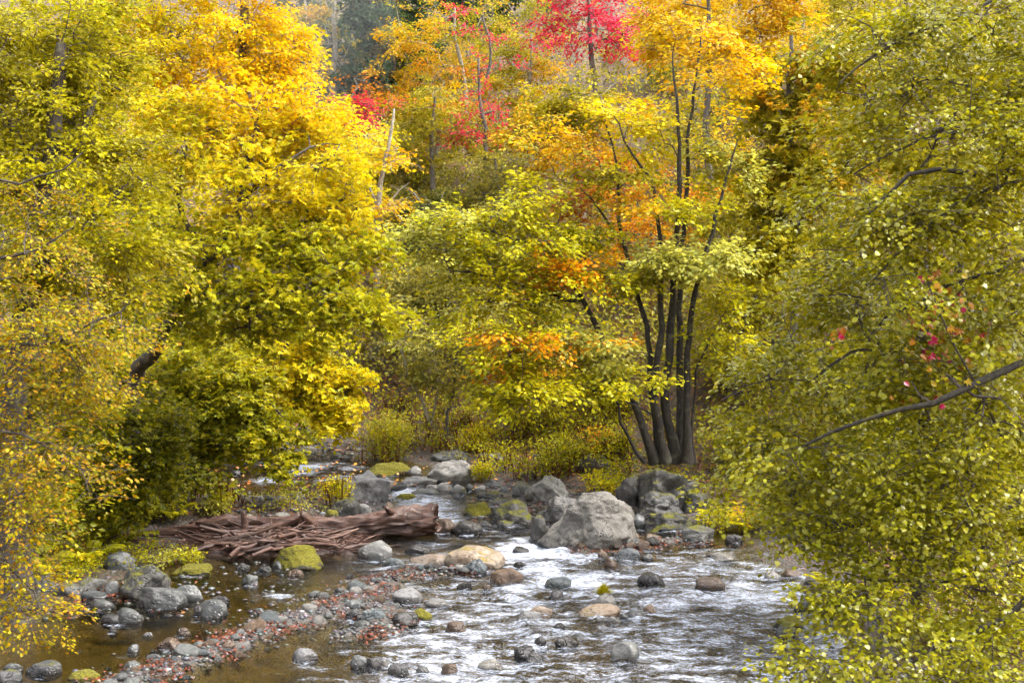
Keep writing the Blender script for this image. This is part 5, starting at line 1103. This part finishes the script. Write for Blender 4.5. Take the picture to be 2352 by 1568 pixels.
# the pile of sticks
pc = np.array([P(640, 1260, 24.5)[0], 24.5, zw(24.5) + .02])
pile = thing('driftwood_pile', 'tangled brown pile of sticks and flood debris under the thick log', 'driftwood', pc)
rng = np.random.default_rng(77)
hx = 205 * mpp(24.5)
def mound(x, y):
    a = np.clip(1 - ((x - pc[0] + .1) / (hx * 1.05)) ** 2, 0, 1); b = np.clip(1 - ((y - 24.3) / .9) ** 2, 0, 1)
    return np.maximum(groundL(x, y), zw(y)) + .15 * np.sqrt(a * b) - .05
mx_ = np.linspace(pc[0] - hx * 1.1, pc[0] + hx * 1.1, 90); my_ = np.linspace(23.4, 26, 60)
v, f = grid_mesh(mx_, my_, lambda X, Y: mound(X, Y) + .05 * fbm(xy3(X, Y, 5), 3, 4))
mb = MB(); mb.add(v, f, 0, (.32, .28, .26))
for k in range(1500):          # fine litter of twigs on the mound
    x = rng.uniform(-1, 1) * hx + pc[0]; y = rng.uniform(23.6, 25.6); z = mound(x, y) + rng.uniform(0, .05); a = rng.normal() * .8 + (math.pi if rng.random() < .5 else 0); L_ = rng.uniform(.08, .35)
    d = np.array([math.cos(a), math.sin(a), rng.normal() * .25]) * L_; p0 = np.array([x, y, z])
    v, f = tube(np.array([p0 - d, p0 + rng.normal(size=3) * .015, p0 + d]), np.array([.006, .007, .003]), 3); mb.add(v, f, 0, np.array([1, .85, .75]) * rng.uniform(.5, 1.7))
o = mb.build('fine_debris', WOOD, pile, pc, True); o['kind'] = 'stuff'
SM = []
for k in range(10):
    L_ = 1.0; pts = np.array([(-.5, 0, 0), (-.22, rng.normal() * .03, rng.normal() * .03), (-.16, rng.normal() * .03, rng.normal() * .03), (.18, rng.normal() * .03, rng.normal() * .03), (.5, rng.normal() * .05, 0)])
    v, fs, col = log_mesh(pts, [.026, .03, .026, .022, .008], 7, .22, k, True, .08); mb = MB(); mb.v.append(v.astype(np.float32)); mb.c.append((col * rng.uniform(.6, 1.6)).astype(np.float32)); mb.n = len(v)
    for f in fs:
        (mb.q if f.shape[1] == 4 else mb.t).append(f); (mb.qm if f.shape[1] == 4 else mb.tm).append(np.zeros(len(f), np.int32))
    o = mb.build('stick', WOOD, None, None, True); SM.append(o.data); bpy.data.objects.remove(o)
for k in range(200):
    o = link('stick', SM[k % 10], pile); x = rng.normal() * .5 * hx + pc[0]; y = rng.uniform(23.65, 24.75); z = mound(np.array([x]), np.array([y]))[0] + rng.uniform(.0, .11)
    L_ = rng.uniform(.35, 1.2) if k > 40 else rng.uniform(1.0, 1.9); w_ = rng.uniform(.4, 1.0) if k > 40 else rng.uniform(1.0, 1.6)
    o.location = (x - pc[0], y - pc[1], z - pc[2]); o.rotation_euler = (rng.uniform(0, 6), rng.normal() * .14, rng.normal() * .5 + (.0 if k % 3 else 1.0)); o.scale = (L_, w_, w_)
for u, v0, v1 in ((880, 1236, 1262), (893, 1240, 1278), (866, 1240, 1258)):
    p0 = P(u, v0, 25.0); p1 = P(u + 3, v1, 25.0); vv, f = tube(np.array([p0, (p0 + p1) / 2 + .01, p1]), np.array([.02, .018, .015]), 6); mb = MB(); mb.add(vv, f, 0, (.3, .3, .3)); mb.build('stick', WOOD, pile, pc, True)

# ================================================================== FALLEN LEAVES
def litter(name, xy, lo, hi, label, pal='litter', lift=.012, rough=.35):
    n = len(xy); z = np.maximum(groundL(xy[:, 0], xy[:, 1]), zw(xy[:, 1]) + .004) + lift + rng.random(n) * .025
    pos = np.column_stack([xy, z]); a = rng.uniform(0, 6.28, n); ax = np.stack([np.cos(a), np.sin(a), rng.normal(size=n) * .3], 1); nr = np.stack([rng.normal(size=n) * rough, rng.normal(size=n) * rough, np.ones(n)], 1)
    sz = rng.uniform(lo, hi, n); cl = leaf_colors(rng, np.full(n, pal), pos, 2.0); v, f = leaf_geo(T_OVAL, pos, ax, nr, sz); mb = MB(); mb.add(v, f, 0, np.repeat(cl, 6, 0))
    o = mb.build(name, LITTER); tag(o, label, 'leaves', kind='stuff'); return o
def clumpy(xy, k=2.2, t=-.05): return xy[vnoise(xy3(xy[:, 0], xy[:, 1], k), 8) + .35 * vnoise(xy3(xy[:, 0], xy[:, 1], k * 3), 18) > t]
litter('fallen_leaves', clumpy(np.concatenate([in_bar(4200, BAR, BARW, 1.0), in_bar(800, BAR2, BAR2W), in_bar(900, BAR3, BAR3W), in_bar(1500, BAR4, BAR4W)])), .025, .06, 'wet red-brown fallen leaves caught on the gravel bars')
litter('fallen_leaves', clumpy(np.concatenate([scatter(900, 540, 900, 1120, 1200), scatter(700, 720, 900, 1010, 1060), scatter(1100, 120, 460, 1290, 1420), scatter(900, 1900, 2352, 1350, 1560), scatter(900, 1080, 1420, 1090, 1200), scatter(500, 1450, 1800, 1210, 1260)]), 1.6), .03, .08, 'red-brown fallen leaves along the shores')
litter('fallen_leaves', scatter(7000, 300, 2352, 500, 1130), .05, .12, 'brown and yellow fallen leaves on the forest floor', 'rust', .02, .5)

# ================================================================== UNDERGROWTH
def shrub_geo(mb, bases, hgt, spread, K, leaf, pal, tpl=T_RHOMB, stems=3, stemcol=(.25, .12, .07), upright=.6, mix=None, srad=.006):
    n = len(bases); B = np.repeat(bases, K, 0); h = np.repeat(hgt, K); sp = np.repeat(spread, K); m = n * K
    t = rng.random(m) ** .75; a = rng.uniform(0, 6.28, m); r = np.sqrt(rng.random(m)) * sp * (.35 + .65 * t)
    pos = B + np.stack([np.cos(a) * r, np.sin(a) * r, t * h * (1 - .35 * (r / np.maximum(sp, .01)) ** 2) + .02], 1)
    ax = np.stack([np.cos(a), np.sin(a), rng.normal(size=m) * .5 + upright * .6 - .2], 1) + rng.normal(size=(m, 3)) * .35; nr = np.stack([np.cos(a) * .3, np.sin(a) * .3, np.ones(m)], 1) + rng.normal(size=(m, 3)) * .4
    ip = np.full(m, pal, dtype='<U10')
    if mix: ip = np.where(np.repeat(rng.random(n), K) < mix[1], mix[0], ip)
    cl = leaf_colors(rng, ip, pos, 1.6); v, f = leaf_geo(tpl, pos, ax, nr, leaf * rng.uniform(.6, 1.3, m)); mb.add(v, f, 0, np.repeat(cl, len(tpl[0]), 0))
    for i in range(n):
        for s_ in range(stems):
            a = rng.uniform(0, 6.28); r = spread[i] * rng.uniform(.2, .8); e = bases[i] + (math.cos(a) * r, math.sin(a) * r, hgt[i] * rng.uniform(.7, 1.05)); mid = (bases[i] + e) / 2 + (0, 0, hgt[i] * .1)
            v, f = tube(np.array([bases[i], mid, e]), np.array([srad, srad * .8, srad * .4]), 3); mb.add(v, f, 0, stemcol)
def mass(label, pts, h, sp, K, leaf, pal, mix=None, **kw):
    mb = MB(); n = len(pts); shrub_geo(mb, pts, h * rng.uniform(.5, 1.3, n), sp * rng.uniform(.6, 1.3, n), K, leaf, pal, mix=mix, **kw); o = mb.build('undergrowth', LEAF); tag(o, label, 'undergrowth', kind='stuff')
def gpts(n, u0, u1, v0, v1, mind=.5):
    q = at_ground_many(rng.uniform(u0, u1, n), rng.uniform(v0, v1, n)); return q[stream_d(q[:, 0], q[:, 1]) > mind]
mass('low mixed undergrowth covering the wooded hillside', gpts(2300, -60, 2400, 60, 930), 1.3, 1.1, 18, .17, 'dull', ('dark', .35), stems=1)
mass('tall dull green brush filling the slope behind the centre trees', gpts(1000, 780, 1780, 250, 930), 2.0, 1.3, 26, .14, 'dull', ('olive', .4), stems=1)
mass('yellow-green weeds with reddish stems along the far bank', gpts(560, 860, 1450, 930, 1110, .8), .5, .35, 24, .075, 'ygreen', ('green', .45), stems=4, stemcol=(.16, .05, .03))
mass('green leafy weeds on the right bank under the many-stemmed tree', gpts(300, 1380, 1900, 950, 1230, 1.0), .4, .35, 24, .08, 'green', ('ygreen', .45), stems=2)
mass('green and yellow weeds along the left bank', np.concatenate([gpts(300, 0, 220, 1080, 1290, .7), gpts(200, 220, 430, 1060, 1165, .7)]), .4, .4, 24, .07, 'green', ('ygreen', .4), stems=2)
mass('low weeds and moss on the bare left shore before the driftwood', np.concatenate([gpts(90, 200, 430, 1255, 1310, .3), gpts(110, 20, 230, 1280, 1345, .3)]), .16, .22, 22, .05, 'green', ('ygreen', .5), stems=1)
mass('low weeds on the right bank below the drooping leaves', gpts(420, 1850, 2500, 1180, 1540, .6), .3, .3, 22, .07, 'ygreen', ('green', .4), stems=2)
mass('reddish dry stalks on the left shore behind the driftwood', gpts(70, 420, 560, 1085, 1165, .4), .5, .18, 14, .045, 'rust', ('ygreen', .3), stems=7, stemcol=(.15, .05, .03))
mass('sparse green weeds on the gravel island', gpts(40, 560, 740, 1140, 1185, .3), .22, .2, 20, .05, 'pale', ('ygreen', .5), stems=2)
def shrub(name, label, u, v, w, h, n, K, leaf, pal, mix=None, cat='shrub', **kw):
    c = at_ground(u, v); s = mpp(c[1]); R = w * s * .5; b = c + np.column_stack([rng.normal(size=n) * R * .4, rng.normal(size=n) * R * .3, np.zeros(n)])
    b[:, 2] = np.maximum(groundL(b[:, 0], b[:, 1]), zw(b[:, 1]) if not kw.get('z') else kw['z']) if 'z' not in kw else c[2] + kw['z']
    kw.pop('z', None); mb = MB(); shrub_geo(mb, b, h * s * rng.uniform(.6, 1.05, n), np.full(n, R * .55), K, leaf, pal, mix=mix, **kw)
    o = mb.build(name, LEAF, None, c); o.location = [float(x) for x in c]; return tag(o, label, cat)
shrub('feathery_bush', 'feathery pale yellow-green bush at the water bend left of the slender saplings', 890, 1058, 140, 120, 16, 170, .09, 'ygreen', ('pale', .5), tpl=_palm(3, .3, .05), stems=6, upright=1.2)
shrub('shrub', 'yellow shrub with red-brown stems growing on the gravel island', 768, 1165, 80, 85, 7, 100, .06, 'yellow', ('ygreen', .5), stems=7, stemcol=(.14, .04, .025), upright=1.2)
shrub('shrub', 'yellow shrub at the right foot of the big flat-topped pale boulder', 1110, 1105, 80, 44, 6, 110, .07, 'yellow', ('ygreen', .4), stems=3)
shrub('shrub', 'orange-leaved shrub in the undergrowth below the stout leaning trunk', 1250, 1010, 150, 110, 9, 120, .08, 'amber', ('green', .5), stems=4)
shrub('shrub', 'green shrub above the slanted slab-topped boulder', 1290, 1090, 140, 100, 9, 130, .085, 'green', ('ygreen', .5), stems=5, stemcol=(.14, .04, .025))
shrub('shrub', 'tall yellow weed clump behind the long grey slab', 1090, 1035, 120, 70, 9, 110, .075, 'yellow', ('ygreen', .4), stems=5, stemcol=(.14, .04, .025))
shrub('shrub', 'yellow-green low sprig reaching over dark gravel before the many-stemmed tree', 1390, 1128, 120, 50, 7, 90, .08, 'ygreen', ('yellow', .4), stems=3)
shrub('shrub', 'orange and red leaved sapling left of the base of the many-stemmed tree', 1385, 1050, 110, 90, 6, 70, .09, 'orange', ('ygreen', .5), stems=3)
shrub('shrub', 'yellow-green bush on the right bank beside the low moss-strip rock', 1700, 1215, 150, 70, 9, 120, .075, 'ygreen', ('amber', .2), stems=3)
shrub('shrub', 'dark leafy bush in the shade right of the many-stemmed tree', 1680, 1080, 160, 130, 10, 140, .085, 'green', ('ygreen', .3), stems=3)
shrub('shrub', 'green bush at the left shore above the thin dark log', 330, 1190, 200, 90, 12, 140, .075, 'green', ('ygreen', .5), stems=3)
shrub('shrub', 'yellow-green bush behind the driftwood pile', 500, 1180, 130, 60, 8, 120, .06, 'ygreen', ('pale', .3), stems=4, stemcol=(.14, .04, .025))
shrub('shrub', 'low leafy weed growing beside the moss cushion at the left shore', 420, 1298, 110, 45, 7, 80, .06, 'ygreen', ('pale', .4), stems=3)
# grass on stones
def tussock(label, u, v, w, h, n, pal, z=.05, back=.12):
    c = at_ground(u, v) + (0, back, z); s = mpp(c[1]); mb = MB()
    for i in range(n):
        a = rng.uniform(0, 6.28); r = math.sqrt(rng.random()) * w * s * .5; e = np.array([math.cos(a) * r, math.sin(a) * r * .7, h * s * rng.uniform(.5, 1.05) * (1.05 - .8 * (r / (w * s * .5)) ** 2)]); d = np.array([-math.sin(a), math.cos(a), 0]) * .004; b = e * .45; b[2] = 0; m_ = e * .6; m_[2] = e[2] * .85
        mb.add(np.array([b - d, b + d, m_ - d, m_ + d, e]), np.array([(0, 1, 3), (0, 3, 2), (2, 3, 4)]), 0, np.array(PAL[pal][rng.integers(4)]) * rng.uniform(.8, 1.3))
    o = mb.build('grass_tussock', LEAF); o.location = [float(x) for x in c]; tag(o, label, 'grass')
tussock('bright green grass tussock growing on a whitish stone in midstream', 1388, 1392, 62, 30, 260, 'ygreen', .12, .17)
# ---- ferns
FR = []
for k in range(4):
    mb = MB(); n = 15; t = np.linspace(0, 1, n); x = t * 1.0; z = .42 * np.sin(t * 2.3) - .1 * t; q = np.stack([x, rng.normal() * .06 * t, z], 1)
    v, f = tube(q, np.linspace(.012, .003, n), 3); mb.add(v, f, 0, (.14, .12, .02)); i = np.arange(2, n); w_ = .26 * np.sin(np.clip(t[i] * 1.02, 0, 1) * math.pi) ** .7 + .03
    for sd_ in (-1, 1):
        ax = np.stack([np.full(len(i), .45), np.full(len(i), float(sd_)), np.full(len(i), -.18)], 1); v, f = leaf_geo((T_RHOMB[0] * (.75, 1, 1), T_RHOMB[1]), q[i], ax, np.tile([[0, 0, 1.]], (len(i), 1)) + rng.normal(size=(len(i), 3)) * .15, w_)
        mb.add(v, f, 0, np.repeat(leaf_colors(rng, np.full(len(i), ['ygreen', 'green', 'yellow', 'ygreen'][k]), q[i] * 3, 2), 4, 0))
    o = mb.build('frond', LEAF); FR.append(o.data); bpy.data.objects.remove(o)
for lab, u, v, s_ in [('fern at the left shore right above the short cut log', 205, 1290, .62), ('fern spilling over stones left of the short cut log', 120, 1325, .6), ('pale fern below the orange-gold twigs at the left edge', 60, 1290, .65), ('fern left of the thin dark log end', 225, 1250, .6),
                      ('fern at the foot of the leaning maple on the left bank', 170, 1230, .7), ('yellow fern beside the driftwood pile on the left bank', 400, 1195, .55), ('fern below the green bush above the thin dark log', 290, 1245, .5), ('fern on the right bank right of the block-shaped mossy rock', 1660, 1200, .5),
                      ('fern on the right bank above the small dark rock', 1720, 1225, .45), ('fern under the drooping leaves near the pale moss-patched stone', 1900, 1360, .45), ('fern on the right bank gravel behind the mossy hidden stone', 2010, 1380, .5), ('fern at the lower right under the glossy leaves', 2200, 1480, .5)]:
    c = at_ground(u, v); t = thing('fern', lab, 'fern', c, 'ferns on the banks')
    for k in range(8):
        o = link('frond', FR[int(rng.integers(4))], t); o.rotation_euler = (rng.normal() * .12, rng.normal() * .2 - .15, k * .785 + rng.normal() * .2); z_ = s_ * rng.uniform(.75, 1.15); o.scale = (z_, z_, z_)
# ---- red leaves glowing through the right tree
t = thing('red_vine', 'red and orange large-leaved vine glowing through the drooping right leaves', 'vine', P(2240, 900, 12.4))
b0 = P(2240, 900, 12.4); pts = [P(2300, 1000, 12.5), P(2240, 880, 12.3), P(2190, 790, 12.2), P(2160, 720, 12.2), P(2130, 650, 12.1)]
v, f = tube(smooth_line(pts, .1), np.linspace(.015, .005, len(smooth_line(pts, .1))), 5); mb = MB(); mb.add(v, f); mb.build('stem', BARK_DARK, t, b0, True)
for k in range(130):
    u, v = (rng.normal() * 58 + 2165, rng.normal() * 66 + 755) if k < 118 else (rng.normal() * 12 + 1925, rng.normal() * 10 + 762)
    p_ = P(u, v, (11.9 if k % 2 else 12.4) + rng.random() * .5); a = rng.uniform(0, 6.28); ax = np.array([[math.cos(a), -.3, -.6]]) + rng.normal(size=(1, 3)) * .2; nr = np.array([[0, -.8, .6]]) + rng.normal(size=(1, 3)) * .4
    v_, f_ = leaf_geo(T_BROAD if k % 3 else T_MAPLE5, np.zeros((1, 3)), ax, nr, np.array([rng.uniform(.035, .075)])); mb = MB(); pl = PAL[['crimson', 'rust', 'orange', 'rust'][rng.integers(4)]]; mb.add(v_, f_, 0, np.array(pl[rng.integers(4)]) * (.62, .7, .5)); o = mb.build('leaf', LEAF_GLOSSY, t); o.location = [float(x) for x in p_ - b0]

# ================================================================== AIR
def volume_mat(name, dens, col):
    m, t_, N, L = nmat(name); o = N('OutputMaterial'); p = N('ShaderNodeVolumePrincipled'.replace('ShaderNode', '')); p.inputs['Density'].default_value = dens; p.inputs['Color'].default_value = (*col, 1); p.inputs['Anisotropy'].default_value = .2
    L(p.outputs[0], o.inputs['Volume']); return m
v = np.array([(x, y, z) for x in (-190, 190) for y in (-60, 340) for z in (-3, 62.0)]); f = np.array([(0, 1, 3, 2), (4, 6, 7, 5), (0, 4, 5, 1), (2, 3, 7, 6), (0, 2, 6, 4), (1, 5, 7, 3)])
mb = MB(); mb.add(v, f); o = mb.build('haze', volume_mat('haze', .00004, (.93, .95, 1.0))); tag(o, 'thin pale haze filling the valley air', 'haze', kind='stuff')

v0, f0 = ICO[4]; n_ = norm(v0); vv = n_ * (1 + .22 * fbm(v0 * 1.6, 3, 6))[:, None] * (3.2, 3.0, 5.2) + P(750, 40, 60)
mb = MB(); mb.add(vv, f0); o = mb.build('mist', volume_mat('mist', .017, (.97, .98, 1.0)), smooth=True); tag(o, 'pale wisp of mist hanging in the notch of the hillside at the top', 'mist', kind='stuff')
